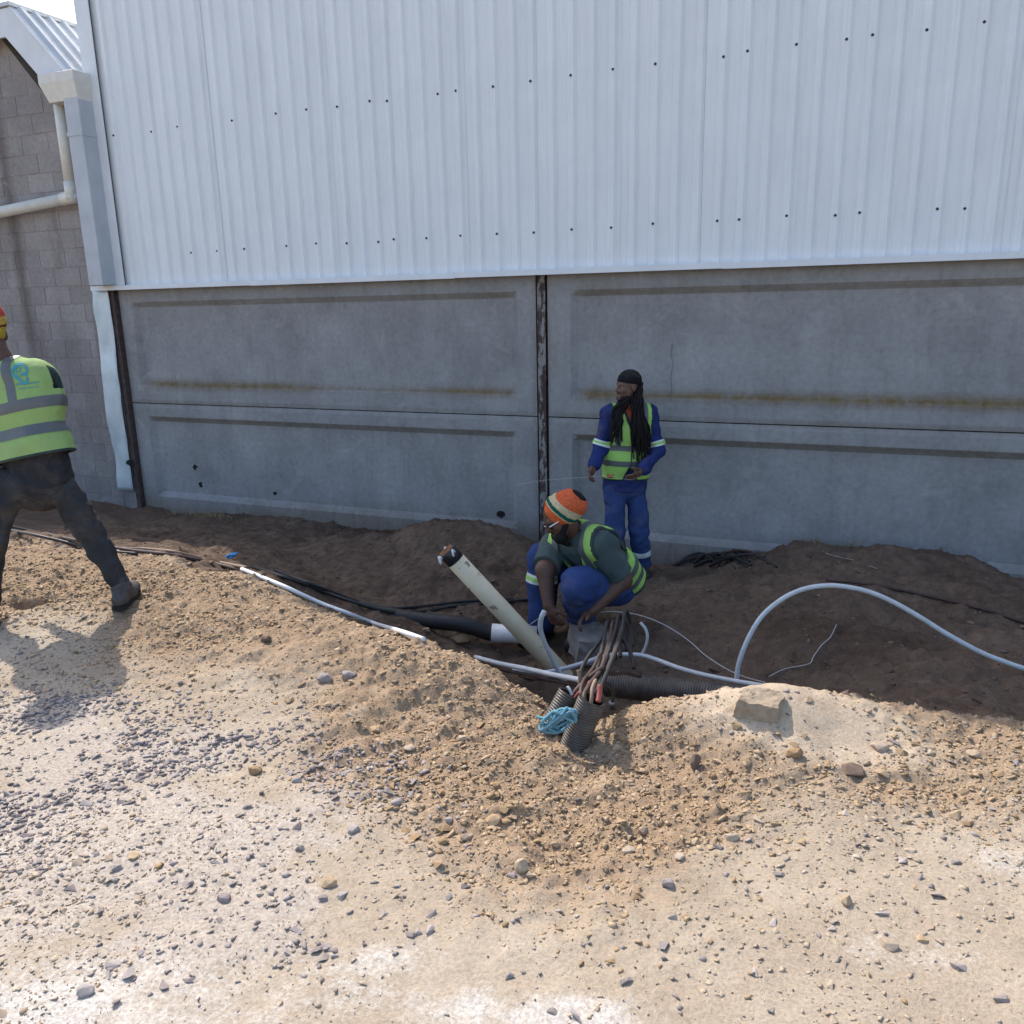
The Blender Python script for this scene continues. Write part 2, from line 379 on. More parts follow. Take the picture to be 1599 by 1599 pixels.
def wpart(name, mb, mat, smooth=False, parent=ware, bevel=0, label=None):
    me_o = MB(); me_o.V = [tuple(np.array(v)-WO) for v in mb.V]; me_o.F = mb.F
    o = me_o.build(name, mat, parent, smooth, bevel=bevel)
    if label: o['label'] = label
    return o
# ribbed sheets: trapezoid profile, one object per sheet
PITCH_R, RIB = .1715, .027
YC = WY-.035                  # pans of the sheeting stand a little proud of the concrete
def sheet_profile(n):
    pr = []
    for i in range(n):
        x = i*PITCH_R
        pr += [(x, 0), (x+.084, 0), (x+.108, -RIB), (x+.1475, -RIB)]
    pr.append((n*PITCH_R, 0)); pr.append((n*PITCH_R+.030, 0)); return pr
pr = sheet_profile(4); V = []; F = []
nzs = 9
for k in range(nzs):
    z = ZF+.012+(ZT-ZF-.012)*k/(nzs-1)
    V += [(x, y, z) for x, y in pr]
for k in range(nzs-1):
    for i in range(len(pr)-1):
        a = k*len(pr)+i; F.append((a, a+1, a+1+len(pr), a+len(pr)))
sheet_me = mesh_np('cladding_sheet', np.array(V), F)
X0 = -7.50
for i in range(22):
    o = link('cladding_sheet', sheet_me, m_clad if i == 0 else None, ware)
    o.location = (X0+i*4*PITCH_R-WO[0], YC-(.0025 if i % 2 else 0)-WO[1], -WO[2]); o.rotation_euler = (random.uniform(-.0006, .0006), 0, random.uniform(-.004, .002))
# screws on the crests where the photograph has them
sc = MB(); 
V, F = tube_np([(0, .002, 0), (0, -.004, 0)], .0105, 8); sc.add(V, F); V, F = tube_np([(0, -.004, 0), (0, -.011, 0)], .0058, 6); sc.add(V, F)
sme = mesh_np('screw', np.array(sc.V), sc.F)
scr = [(450,385),(497,380),(536,381),(585,377),(628,375),(680,372),(725,371),(783,365),(832,363),(895,357),(947,353),(1014,349),(1105,343),(1148,342),(1245,333),(1292,330),(1359,326),(1446,323),(1519,322),
       (182,218),(232,208),(282,199),(356,184),(436,171),(483,162),(522,156),(575,147),(618,141),(673,132),(720,125),(781,115),(833,107),(898,96),(955,87),(1025,77),(1119,65),(1166,62),(1262,48),(1313,44),(1381,37),(1467,32),(1538,30),(302,394),(340,390),(385,388)]
first = True
for px, py in scr:
    p = at_y(px, py, YC)
    zrow = 2.185 if p[2] < 2.8 else 3.36
    k = round((p[0]-X0-.13)/PITCH_R); x = X0+.13+k*PITCH_R+random.uniform(-.006, .006)
    o = link('screw', sme, m_dark if first else None, ware); first = False
    o.location = (x-WO[0], YC-RIB-.002-WO[1], zrow+random.uniform(-.012, .012)-WO[2])
# drip flashing in lengths, each lapped over the next
fx = [-7.95, at_y(402, 440, WY)[0], at_y(713, 427, WY)[0], at_y(1132, 405, WY)[0], 3.2, 7.4]
for i in range(5):
    mb = MB(); a, e = fx[i], fx[i+1]+(.03 if i < 4 else 0); o_ = -.002*(i % 2); dz = .004*(i % 2)
    mb.box(a, e, YC-.075+o_, YC-.071+o_, ZF-.03-dz, ZF+.018-dz)      # face
    mb.box(a, e, YC-.0705+o_, YC+.01, ZF+.013-dz, ZF+.0165-dz)       # top tray
    mb.box(a, e, YC-.0705+o_, YC-.055, ZF-.03-dz, ZF-.026-dz)        # turned-in lip
    wpart('drip_flashing', mb, m_trim)
# concrete panels with a sunk, bevelled field
def panel(x0, x1, z0, z1, rx0, rx1, rz0, rz1, dep=.045, bev=.05, dirt_ledge=0.0):
    nxp, nzp = 90, 34
    def lin(a, r0, r1, e, n):
        base = list(np.linspace(a, e, n)); return np.array(sorted(set(np.round(base+[r0, r0+bev, r1-bev, r1, r0+.006, r1-.006, r0+bev-.006, r1-bev+.006], 5))))
    xs = lin(x0, rx0, rx1, x1, nxp); zs = lin(z0, rz0, rz1, z1, nzp)
    X, Z = np.meshgrid(xs, zs)
    d = np.minimum(np.minimum(X-rx0, rx1-X), np.minimum(Z-rz0, rz1-Z)); t = np.clip(d/bev, 0, 1)
    Y = WY + dep*t + .004*fbm(X*1.1, Z*1.1, 3, 5)
    # chipped outer edge
    e = np.minimum(np.minimum(X-x0, x1-X), np.minimum(Z-z0, z1-Z)); Y += .008*np.clip(1-e/.02, 0, 1)
    n = fbm(X*1.7, Z*9, 3, 8); n2 = fbm(X*.45, Z*.4, 3, 80)
    inx = sstep(rx0-.05, rx0+.18, X)*(1-sstep(rx1-.1, rx1+.02, X))
    dirt = dirt_ledge*np.exp(-((Z-(rz0+bev*.55)-.012*n)/(.036+.02*n2))**2)*inx*np.clip(1.05+.8*n2, .5, 1)
    dirt = dirt + .42*np.exp(-((Z-(rz1-bev*.45))/.028)**2)*inx*np.clip(.8+1.2*n2, .1, 1)
    if z0 < 0: dirt = dirt + .55*sstep(-.28, -.62, Z+.16*n2+.05*n)
    dirt = dirt + .25*sstep(.0, .02, 1-e/.03)*np.clip(.3+2*n2, 0, 1)
    V = np.stack([X, Y, Z], -1).reshape(-1, 3); I = np.arange(V.shape[0]).reshape(X.shape)
    Fq = [tuple(f) for f in np.stack([I[:-1, :-1], I[:-1, 1:], I[1:, 1:], I[1:, :-1]], -1).reshape(-1, 4)]
    nv = len(V); V = np.vstack([V, [(x0, WY+.16, z0), (x1, WY+.16, z0), (x1, WY+.16, z1), (x0, WY+.16, z1)]])
    Fq += [tuple(I[0, ::-1])+(nv, nv+1), tuple(I[:, -1][::-1])+(nv+1, nv+2), tuple(I[-1, :])+(nv+2, nv+3), tuple(I[:, 0])+(nv+3, nv), (nv, nv+3, nv+2, nv+1)]
    me = mesh_np('concrete_panel', V-WO, Fq)
    attr(me, 'dirt', np.r_[np.clip(dirt, 0, 1).ravel(), np.zeros(4)])
    link('concrete_panel', me, m_conc, ware)
bays = [(-7.68, -2.755), (-2.645, 2.315), (2.425, 7.385), (7.495, 12.0)]
rec = [[(at_y(205,480,WY)[0], at_y(808,470,WY)[0]), (at_y(232,660,WY)[0], at_y(806,690,WY)[0])], [(-2.43, 2.05), (-2.42, 2.06)], [(2.66, 7.1)]*2, [(7.75, 11.8)]*2]
for (x0, x1), (ru, rl) in zip(bays, rec):
    panel(x0, x1, .605, 1.95, ru[0], ru[1], .78, 1.70, .045, .055, 1.0)
    panel(x0, x1, -.74, .595, rl[0], rl[1], -.47, .455, .05, .06, .0)
# steel posts between the bays: flange, flanking webs
for X in (-2.70, 2.37, 7.44):
    mb = MB(); mb.box(X-.036, X+.036, WY-.004, WY+.006, -.75, 1.90)
    mb.box(X-.004, X+.004, WY+.0065, WY+.15, -.75, 1.9)
    wpart('steel_post', mb, m_rust)
    mb = MB(); mb.box(X-.0535, X+.0535, WY+.06, WY+.075, -.75, 1.9); wpart('post_web', mb, m_brown)
# left end post, brown
mb = MB(); mb.box(-7.775, -7.70, WY-.03, WY+.12, -.75, 1.84); mb.box(-7.700, -7.690, WY-.05, WY+.12, -.75, 1.84); wpart('end_post', mb, m_brown)
# loose pale blue closing sheet at the left end: bent, crumpled strip
zs = np.linspace(-.42, 1.84, 46); us = np.linspace(0, 1, 9); Z, Uu = np.meshgrid(zs, us, indexing='ij')
edge = .012*fbm(Z*4, Z*0+3, 3, 4)
X = -8.01 + .055*sstep(.2, -.4, Z)*0 + Uu*(.245-.02*sstep(1.2, -.4, Z)) + edge
Y = WY-.055 - .03*fbm(Z*2.4, Uu*1.5, 3, 61) - .018*np.abs(fbm(Z*1.3, Uu*.7, 2, 33)) - .01*np.sin(Z*3)
V = np.stack([X, Y, Z], -1).reshape(-1, 3); I = np.arange(len(V)).reshape(X.shape)
Ff = np.stack([I[:-1, :-1], I[:-1, 1:], I[1:, 1:], I[1:, :-1]], -1).reshape(-1, 4)
V2 = V+np.array([0, .004, 0]); nV = len(V)
rim = list(I[0, :])+list(I[1:, -1])+list(I[-1, -2::-1])+list(I[-2:0:-1, 0])
Fall = [tuple(f) for f in Ff]+[tuple(f[::-1]+nV) for f in Ff]+[(rim[i], rim[(i+1) % len(rim)], rim[(i+1) % len(rim)]+nV, rim[i]+nV)[::-1] for i in range(len(rim))]
link('closing_sheet', mesh_np('closing_sheet', np.vstack([V, V2])-WO, Fall, True), m_galv, ware)
# boxed corner column above the flashing, its narrower upper trim
cxa, cxb = at_y(129, 375, YC-.23)[0], at_y(151, 375, YC-.23)[0]
print('column', cxa, cxb, at_y(180, 375, YC)[0])
mb = MB(); mb.box(cxa, cxb, YC-.23, YC+.05, ZF+.02, 3.80); wpart('boxed_downpipe', mb, m_colp, bevel=.006)
mb = MB(); mb.box(cxa-.006, cxb+.006, YC-.236, YC+.055, 3.36, 3.40); wpart('pipe_collar', mb, m_colp)
mb = MB(); mb.box(-7.66, -7.47, YC-.05, YC-.040, ZF+.02, ZT); mb.box(-7.66, -7.650, YC-.039, YC+.22, ZF+.02, ZT); wpart('corner_trim', mb, m_trim)
# the rest of the building: end wall, roof, back
mb = MB(); mb.box(-7.70, -7.60, YC+.25, WY+18, -.7, ZT-.05); wpart('end_wall', mb, m_clad)
mb = MB(); mb.box(12.0, 12.1, YC+.05, WY+18, -.7, ZT-.05); wpart('end_wall', mb, m_clad)
mb = MB(); mb.box(-7.6, 12.0, WY+17.9, WY+18, -.7, ZT-.05); wpart('back_wall', mb, m_clad)
mb = MB(); mb.add([(-7.8, YC-.02, ZT), (12.2, YC-.02, ZT), (12.2, WY+9, ZT+.9), (-7.8, WY+9, ZT+.9), (-7.8, WY+18.2, ZT), (12.2, WY+18.2, ZT),
                   (-7.8, YC-.02, ZT-.06), (12.2, YC-.02, ZT-.06), (12.2, WY+9, ZT+.84), (-7.8, WY+9, ZT+.84), (-7.8, WY+18.2, ZT-.06), (12.2, WY+18.2, ZT-.06)],
                  [(0,1,2,3),(3,2,5,4),(6,9,8,7),(9,10,11,8),(0,6,7,1),(4,5,11,10),(0,3,9,6),(3,4,10,9),(1,7,8,2),(2,8,11,5)]); wpart('roof', mb, m_trim)
# holes knocked in the left lower panel: dark chipped plugs
m_hole = simple('chipped_hole', (.022, .020, .020), .95, .1, .4, 60)
for px, py, r in [(246,720,.022),(304,729,.024),(313,756,.02),(430,770,.016),(782,804,.024),(203,722,.03)]:
    p = at_y(px, py, WY+.05 if px != 203 else WY-.09); n = 9; pts = []
    r *= 1.5; rr = [r*random.uniform(.45, 1.3) for _ in range(n)]
    V = [(p[0]+rr[i]*1.1*math.cos(i*2*math.pi/n), p[1]-.006, p[2]+rr[i]*math.sin(i*2*math.pi/n)) for i in range(n)]
    V += [(v[0], v[1]+.008, v[2]) for v in V]; mb = MB(); mb.add(V, [tuple(range(n))[::-1], tuple(range(n, 2*n))]+[(i, (i+1) % n, n+(i+1) % n, n+i) for i in range(n)])
    wpart('chipped_hole', mb, m_hole)

# ------------------------------------------------------------------ block building on the left
bb = empty('block_building', (-9, WY, -.6), 'grey concrete block building end wall with white barge and plastic rainwater pipe', 'building')
BO = np.array([-9.0, WY, -.6])
def bpart(name, mb, mat, smooth=False, parent=None, bevel=0):
    me_o = MB(); me_o.V = [tuple(np.array(v)-BO) for v in mb.V]; me_o.F = mb.F
    return me_o.build(name, mat, parent or bb, smooth, bevel=bevel)
m_block, nt, b = mat_new('bagged_block', .95, .15)
n1 = noise(nt, 1.1, 6, .62, coord='Generated'); oi = nt.nodes.new('ShaderNodeObjectInfo'); geo = nt.nodes.new('ShaderNodeNewGeometry')
def gnoise(nt, scale, detail=5, rough=.6, stretch=(1, 1, 1), dist=0):
    mp = nt.nodes.new('ShaderNodeMapping'); mp.inputs['Scale'].default_value = stretch; nt.links.new(geo.outputs['Position'], mp.inputs[0])
    n = nt.nodes.new('ShaderNodeTexNoise'); n.inputs['Scale'].default_value = scale; n.inputs['Detail'].default_value = detail; n.inputs['Roughness'].default_value = rough; n.inputs['Distortion'].default_value = dist
    nt.links.new(mp.outputs[0], n.inputs['Vector']); return n.outputs['Fac']
g1 = gnoise(nt, 1.5, 6, .62); g2_ = gnoise(nt, 26, 5, .7); g3 = gnoise(nt, 1.6, 6, .65, (2.2, 2.2, .35)); g4 = gnoise(nt, 3.2, 6, .7, dist=.8)
c = ramp(nt, g1, [(.28, (.215, .195, .188)), (.5, (.272, .25, .242)), (.72, (.325, .302, .292))])
sxz = nt.nodes.new('ShaderNodeSeparateXYZ'); nt.links.new(geo.outputs['Position'], sxz.inputs[0])
def streak(px, wd, z0, z1):                    # old water stain: a soft upright band with a ragged edge
    x0 = float(at_y(px, 450, WY)[0]); dx_ = math_n(nt, 'ABSOLUTE', math_n(nt, 'ADD', math_n(nt, 'SUBTRACT', sxz.outputs['X'], x0), math_n(nt, 'MULTIPLY', math_n(nt, 'SUBTRACT', g4, .5), .16)))
    a_ = math_n(nt, 'SUBTRACT', 1.0, math_n(nt, 'DIVIDE', dx_, wd), True); mz = nt.nodes.new('ShaderNodeMapRange'); mz.inputs[1].default_value = z0; mz.inputs[2].default_value = z1; nt.links.new(sxz.outputs['Z'], mz.inputs[0])
    return math_n(nt, 'MULTIPLY', a_, mz.outputs[0], True)
rv = nt.nodes.new('ShaderNodeMapRange'); nt.links.new(oi.outputs['Random'], rv.inputs[0]); rv.inputs[3].default_value = .90; rv.inputs[4].default_value = 1.07
c = mixc(nt, 1.0, c, rv.outputs[0], 'MULTIPLY')
c = mixc(nt, ramp(nt, g3, [(.54, (0, 0, 0)), (.72, (.7, .7, .7))]), c, (.15, .13, .122))
c = mixc(nt, math_n(nt, 'MULTIPLY', streak(38, .14, .1, 1.4), .8), c, (.12, .10, .092)); c = mixc(nt, math_n(nt, 'MULTIPLY', streak(150, .20, .9, -.3), .55), c, (.15, .13, .125))
c = mixc(nt, ramp(nt, g4, [(.60, (0, 0, 0)), (.72, (.5, .5, .5))]), c, (.42, .40, .38))
c = mixc(nt, 1.0, c, ramp(nt, g2_, [(.25, (.78, .77, .76)), (.6, (1.04, 1.04, 1.04))]), 'MULTIPLY')
nt.links.new(c, b.inputs['Base Color']); bump(nt, b, g2_, .5, .006)
m_mort = simple('mortar', (.21, .19, .18), .95, .1, .25, 14, .4)
bw, bh, jt = .393, .193, .007
def prof_z(x):                                # top of the end wall under the barge
    return np.interp(x, [-14, -9.0, -8.12, -7.95, -7.79], [4.62, 4.62, 3.62, 3.32, 3.2])
blk_cache = {}
def block(x0, x1, z0, z1):
    key = round(x1-x0, 3); i = random.randint(0, 3)
    if (key, i, round(z1-z0, 3)) not in blk_cache:
        bm = bmesh.new(); bmesh.ops.create_cube(bm, size=1)
        for v in bm.verts: v.co = Vector((v.co.x*(x1-x0), v.co.y*.14, v.co.z*(z1-z0)))
        bmesh.ops.bevel(bm, geom=[e for e in bm.edges if all(v.co.y < 0 for v in e.verts)], offset=.003, segments=1, affect='EDGES')
        for v in bm.verts: v.co += Vector((random.uniform(-.001, .001), random.uniform(-.0008, .0008), random.uniform(-.001, .001)))
        me = bpy.data.meshes.new('block'); bm.to_mesh(me); bm.free(); me.materials.append(m_block); blk_cache[(key, i, round(z1-z0, 3))] = me
    o = link('block', blk_cache[(key, i, round(z1-z0, 3))], None, bb)
    o.location = ((x0+x1)/2-BO[0], WY+.065+random.uniform(-.002, .002)-BO[1], (z0+z1)/2-BO[2])
z = -.70; row = 0
while z < 4.5:
    x1 = -7.80 - (0 if row % 2 else .20)
    if row % 2 == 0: (z+bh < 3.22) and block(-7.80-.19, -7.80, z, z+bh)
    while x1 > -10.2:
        if z+bh < prof_z(x1-bw)+.02 and z+bh < prof_z(x1)+.05: block(x1-bw, x1, z, z+bh)
        x1 -= bw+jt
    z += bh+jt; row += 1
# mortar core behind the blocks' face, with the mansard outline, and the rest of the wall to the left
mb = MB(); prof = [(-7.79, -.7), (-7.79, 3.18), (-8.12, 3.60), (-9.0, 4.62), (-14, 4.62), (-14, -.7)]
mb.add([(x, WY-.0002, z) for x, z in prof]+[(x, WY+.22, z) for x, z in prof], [tuple(range(6)), tuple(range(6, 12))[::-1]]+[(i, i+6, (i+1) % 6+6, (i+1) % 6) for i in range(6)])
bpart('mortar', mb, m_block)
mb = MB(); mb.box(-14, -10.25, WY-.004, WY+.002, -.7, 4.55); bpart('plain_wall', mb, m_block)
# mansard roof, barge, box gutter end, rainwater pipe
m_barge = simple('barge_paint', (.62, .64, .66), .5, .4, .06, 5)
m_pvc = simple('cream_plastic_pipe', (.62, .60, .54), .45, .45, .07, 12)
m_roof = simple('weathered_roof_sheet', (.50, .52, .54), .5, .5, .12, 3)
YB = WY-.20
g0 = at_y(96, 108, YB); g1 = at_y(14, 11, YB)          # lower and upper end of the barge's top edge
h0 = at_y(70, 120, YB); h1 = at_y(0, 38, YB)
slope = (g1-g0); sl_ = np.linalg.norm(slope); sd = slope/sl_; sn = np.array([sd[2], 0, -sd[0]])
if sn[2] < 0: sn = -sn
bw_ = .26
P0, P1 = g0, g1
prf = [P0, P1, P1+np.array([-3.5, 0, 0]), P1+np.array([-3.5, 0, -bw_]), P1+np.array([-.12, 0, -bw_]), P0-sn*bw_]
prf = [(p[0], p[2]) for p in prf]
mb = MB(); nP = len(prf)
mb.add([(x, YB, z) for x, z in prf]+[(x, YB+.03, z) for x, z in prf], [(0,5,4,1), (1,4,3,2), (6,7,10,11), (7,8,9,10)]+[(i, (i+1) % nP, (i+1) % nP+nP, i+nP) for i in range(nP)])
bpart('barge_board', mb, m_barge)
# steep roof sheets running back, ribs down the slope
rp = .1715; yy0 = YB-.02
for k in range(13):
    mb = MB(); a = yy0+k*4*rp; cross = []
    for i in range(4): cross += [(a+i*rp, 0), (a+i*rp+.088, 0), (a+i*rp+.108, .036), (a+i*rp+.1515, .036)]
    cross += [(a+4*rp, 0), (a+4*rp+.03, 0)]
    lo_ = P0-sd*.10+sn*(.012+.002*(k % 2)); hi_ = P1+sn*(.012+.002*(k % 2))
    V = [tuple(lo_*[1, 0, 1]+[0, y, 0]+sn*h) for y, h in cross]+[tuple(hi_*[1, 0, 1]+[0, y, 0]+sn*h) for y, h in cross]
    n = len(cross); mb.add(V, [(i, i+1, n+i+1, n+i) for i in range(n-1)]); bpart('roof_sheet', mb, m_roof)
mb = MB(); mb.box(P1[0]-3.5, P1[0]+.03, YB-.02, YB+9.2, P1[2]+.012, P1[2]+.05); bpart('flat_roof', mb, m_roof)
mb = MB(); mb.box(P0[0]-.35, P0[0]-.30, WY+.22, WY+8.8, -.7, P0[2]-.02); bpart('side_wall', mb, m_block)
# box gutter end with its chute
q = at_y(92, 140, YB-.06)
mb = MB(); xa, xb = at_y(62, 130, YB-.08)[0], at_y(118, 130, YB-.08)[0]; za, zb = at_y(92, 112, YB-.08)[2], at_y(92, 158, YB-.08)[2]
mb.add([(xa, YB-.10, za), (xb, YB-.10, za), (xb, YB+.18, za), (xa, YB+.18, za), (xa+.07, YB-.06, zb), (xb-.02, YB-.06, zb), (xb-.02, YB+.18, zb), (xa+.07, YB+.18, zb), 
        (xa, YB-.10, (za*2+zb)/3), (xb, YB-.10, (za*2+zb)/3), (xb, YB+.18, (za*2+zb)/3), (xa, YB+.18, (za*2+zb)/3)],
       [(0,3,2,1), (4,5,6,7), (0,1,9,8), (1,2,10,9), (2,3,11,10), (3,0,8,11), (8,9,5,4), (9,10,6,5), (10,11,7,6), (11,8,4,7)])
bpart('gutter_box', mb, m_pvc, bevel=.006)
pz = WY-.12
a = at_y(96, 155, pz); e = at_y(113, 308, pz); l0 = at_y(-60, 344, pz); r_ = .060
mb = MB(); dn = np.array([e[0], pz, e[2]]); up = np.array([e[0], pz, a[2]+.05]); mb.tube([up, dn+[0, 0, .10]], r_, 16); rw = bpart('rainwater_pipe', mb, m_pvc, True)
def sub(name, mb, mat, smooth=True): return bpart(name, mb, mat, smooth, rw)
mb = MB(); mb.tube([dn+[0, 0, .155], dn+[0, 0, -.03]], r_+.008, 16); sub('elbow', mb, m_pvc)
dl = (l0-dn)*[1, 0, 1]; dl /= np.linalg.norm(dl)
mb = MB(); mb.tube([dn-dl*.062, dn+dl*.14], r_+.008, 16); sub('elbow', mb, m_pvc)
mb = MB(); mb.tube([dn-dl*.064, dn-dl*.072], .034, 12); sub('end_plug', mb, m_barge)
mb = MB(); mb.tube([dn+dl*.1, dn+dl*3.0], r_, 16); bpart('drain_pipe', mb, m_pvc, True)

# hairline crack in the right upper panel
ck = [at_y(x, y, WY+.040) for x, y in [(1050,535),(1048,552),(1051,570),(1047,590),(1049,606)]]+[at_y(x, y, WY-.001) for x, y in [(1047,622),(1049,632),(1046,646)]]
mb = MB(); mb.tube(ck, .0011, 5); wpart('crack', mb, m_hole)

# ------------------------------------------------------------------ figures: distance fields meshed with surface nets
def nrm(v): v = np.asarray(v, float); return v/np.linalg.norm(v)
class Field:
    def __init__(s, lo, hi, res):
        s.lo = np.asarray(lo, float)-3*res; s.res = res
        s.n = np.ceil((np.asarray(hi, float)+3*res-s.lo)/res).astype(int)+1
        s.D = np.full(s.n, .3, np.float32)
        s.ax = [s.lo[i]+res*np.arange(s.n[i]) for i in range(3)]
    def box(s, lo, hi):
        a = np.clip(((np.asarray(lo)-s.lo)/s.res).astype(int)-1, 0, s.n); b = np.clip(((np.asarray(hi)-s.lo)/s.res).astype(int)+2, 0, s.n)
        sl_ = tuple(slice(i, j) for i, j in zip(a, b))
        X, Y, Z = np.meshgrid(s.ax[0][sl_[0]], s.ax[1][sl_[1]], s.ax[2][sl_[2]], indexing='ij', sparse=False)
        return sl_, X, Y, Z
    def comb(s, sl_, d, k, op='u'):
        o = s.D[sl_]
        if o.size == 0: return
        if op == 'u':
            h = np.clip(.5+.5*(o-d)/k, 0, 1); s.D[sl_] = o+(d-o)*h-k*h*(1-h)
        else:                                   # smooth subtraction
            h = np.clip(.5-.5*(o+d)/k, 0, 1); s.D[sl_] = o+(-d-o)*h+k*h*(1-h)
    def cone(s, a, b, ra, rb, k=.03, st=None, kf=1.0, op='u', grow=0.0):
        a = np.asarray(a, float); b = np.asarray(b, float); ra += grow; rb += grow
        m = max(ra, rb)*max(kf, 1)+.05+k
        sl_, X, Y, Z = s.box(np.minimum(a, b)-m, np.maximum(a, b)+m)
        px, py, pz = X-a[0], Y-a[1], Z-a[2]
        ba = b-a
        if st is not None and kf != 1.0:
            st = nrm(st); st = nrm(st-nrm(ba)*(st@nrm(ba))) if np.linalg.norm(ba) > 1e-6 else st
            q = (px*st[0]+py*st[1]+pz*st[2])*(1-1/kf); px = px-q*st[0]; py = py-q*st[1]; pz = pz-q*st[2]
        L = max(ba@ba, 1e-9); h = np.clip((px*ba[0]+py*ba[1]+pz*ba[2])/L, 0, 1)
        d = np.sqrt((px-h*ba[0])**2+(py-h*ba[1])**2+(pz-h*ba[2])**2)-(ra+(rb-ra)*h)
        s.comb(sl_, d, k, op)
    def ell(s, c, axes, r, k=.02, op='u', grow=0.0):
        c = np.asarray(c, float); r = np.asarray(r, float)+grow; m = r.max()+.05+k
        sl_, X, Y, Z = s.box(c-m, c+m); px, py, pz = X-c[0], Y-c[1], Z-c[2]
        q = [px*a[0]+py*a[1]+pz*a[2] for a in axes]
        k0 = np.sqrt(sum((q[i]/r[i])**2 for i in range(3))); k1 = np.sqrt(sum((q[i]/r[i]**2)**2 for i in range(3)))+1e-9
        s.comb(sl_, k0*(k0-1)/k1, k, op)
    def grid(s): return np.meshgrid(*s.ax, indexing='ij')
    def wrinkle(s, amp, f=(9, 9, 22), seed=1):
        near = np.abs(s.D) < .03; i = np.nonzero(near)
        x, y, z = (s.ax[0][i[0]], s.ax[1][i[1]], s.ax[2][i[2]])
        wx = vnoise3(x*5, y*5, z*5, seed+9)
        n = vnoise3(x*f[0]+wx*2, y*f[1], z*f[2]+wx*3, seed)+.5*vnoise3(x*f[0]*2.1, y*f[1]*2.1, z*f[2]*2.0+wx*2, seed+3)
        s.D[i] += (amp*n).astype(np.float32)
    def mesh(s):
        D = s.D; ins = D < 0; nx, ny, nz = D.shape
        cnt = np.zeros((nx-1, ny-1, nz-1), np.int8)
        for a in (0, 1):
            for b in (0, 1):
                for c in (0, 1): cnt += ins[a:nx-1+a, b:ny-1+b, c:nz-1+c]
        act = (cnt > 0) & (cnt < 8); ci = np.array(np.nonzero(act)).T
        ids = np.full(act.shape, -1, np.int32); ids[act] = np.arange(len(ci))
        acc = np.zeros((len(ci), 3)); num = np.zeros(len(ci))
        cor = [(a, b, c) for a in (0, 1) for b in (0, 1) for c in (0, 1)]
        vals = {o: D[ci[:, 0]+o[0], ci[:, 1]+o[1], ci[:, 2]+o[2]] for o in cor}
        for o in cor:
            for ax in range(3):
                if o[ax] == 0:
                    p = list(o); p[ax] = 1; v0 = vals[o]; v1 = vals[tuple(p)]; cr = (v0 < 0) != (v1 < 0)
                    t = np.where(cr, v0/(v0-v1+1e-12), 0); pt = np.tile(np.array(o, float), (len(ci), 1)); pt[:, ax] = t
                    acc += pt*cr[:, None]; num += cr
        V = s.lo+s.res*(ci+acc/num[:, None]); F = []
        for ax in range(3):
            u, v = [(1, 2), (2, 0), (0, 1)][ax]
            sh = [slice(None)]*3; s0 = list(sh); s0[ax] = slice(0, -1); s1 = list(sh); s1[ax] = slice(1, None)
            e = ins[tuple(s0)] != ins[tuple(s1)]; ei = np.array(np.nonzero(e)).T
            ok = (ei[:, u] > 0) & (ei[:, v] > 0) & (ei[:, u] < D.shape[u]-1) & (ei[:, v] < D.shape[v]-1); ei = ei[ok]
            def cell(du, dv): q = ei.copy(); q[:, u] += du; q[:, v] += dv; return ids[q[:, 0], q[:, 1], q[:, 2]]
            q = np.stack([cell(-1, -1), cell(0, -1), cell(0, 0), cell(-1, 0)], -1)
            fl = ~ins[ei[:, 0], ei[:, 1], ei[:, 2]]; q[fl] = q[fl][:, ::-1]; F.append(q)
        return V, np.vstack(F)
def fmesh(name, fld, mat, parent, org, smooth=True):
    V, F = fld.mesh(); o = link(name, mesh_np(name, V-org, F, smooth), mat, parent); return o
def bounds(J, keys, m):
    P = np.array([J[k] for k in keys]); return P.min(0)-m, P.max(0)+m

def hand(f, wr, palm_dir, side, up, curl=0.6, s=1.0, k=.008):
    """palm from the wrist along palm_dir; side = towards the thumb; up = back of the hand"""
    pd = nrm(palm_dir); sd_ = nrm(side-pd*(side@pd)); bk = np.cross(pd, sd_); bk = bk if bk@up > 0 else -bk
    f.cone(wr, wr+pd*.045*s, .024*s, .030*s, .02, sd_, 1.25); pc = wr+pd*.085*s
    f.cone(wr+pd*.035*s, pc-pd*.01*s, .016*s, .0145*s, .015, sd_, 2.3)
    for i, (off, ln) in enumerate([(.030, .072), (.010, .082), (-.011, .076), (-.030, .060)]):
        p = pc+sd_*off*s; L = ln*s; d = pd
        for j, fr in enumerate((.45, .32, .23)):
            a = curl*(.55+.35*j)*(.9+.12*i); d = nrm(d*math.cos(a)-bk*math.sin(a)); q = p+d*L*fr
            f.cone(p, q, (.0098-.0008*j)*s, (.0092-.0009*j)*s, k); p = q
    p = wr+pd*.035*s+sd_*.028*s; d = nrm(pd*.6+sd_*.75-bk*.2)
    for L, r0, r1 in ((.035, .013, .011), (.03, .011, .010), (.022, .010, .008)):
        q = p+d*L*s; f.cone(p, q, r0*s, r1*s, k); p = q; d = nrm(d+pd*.35-bk*.25)

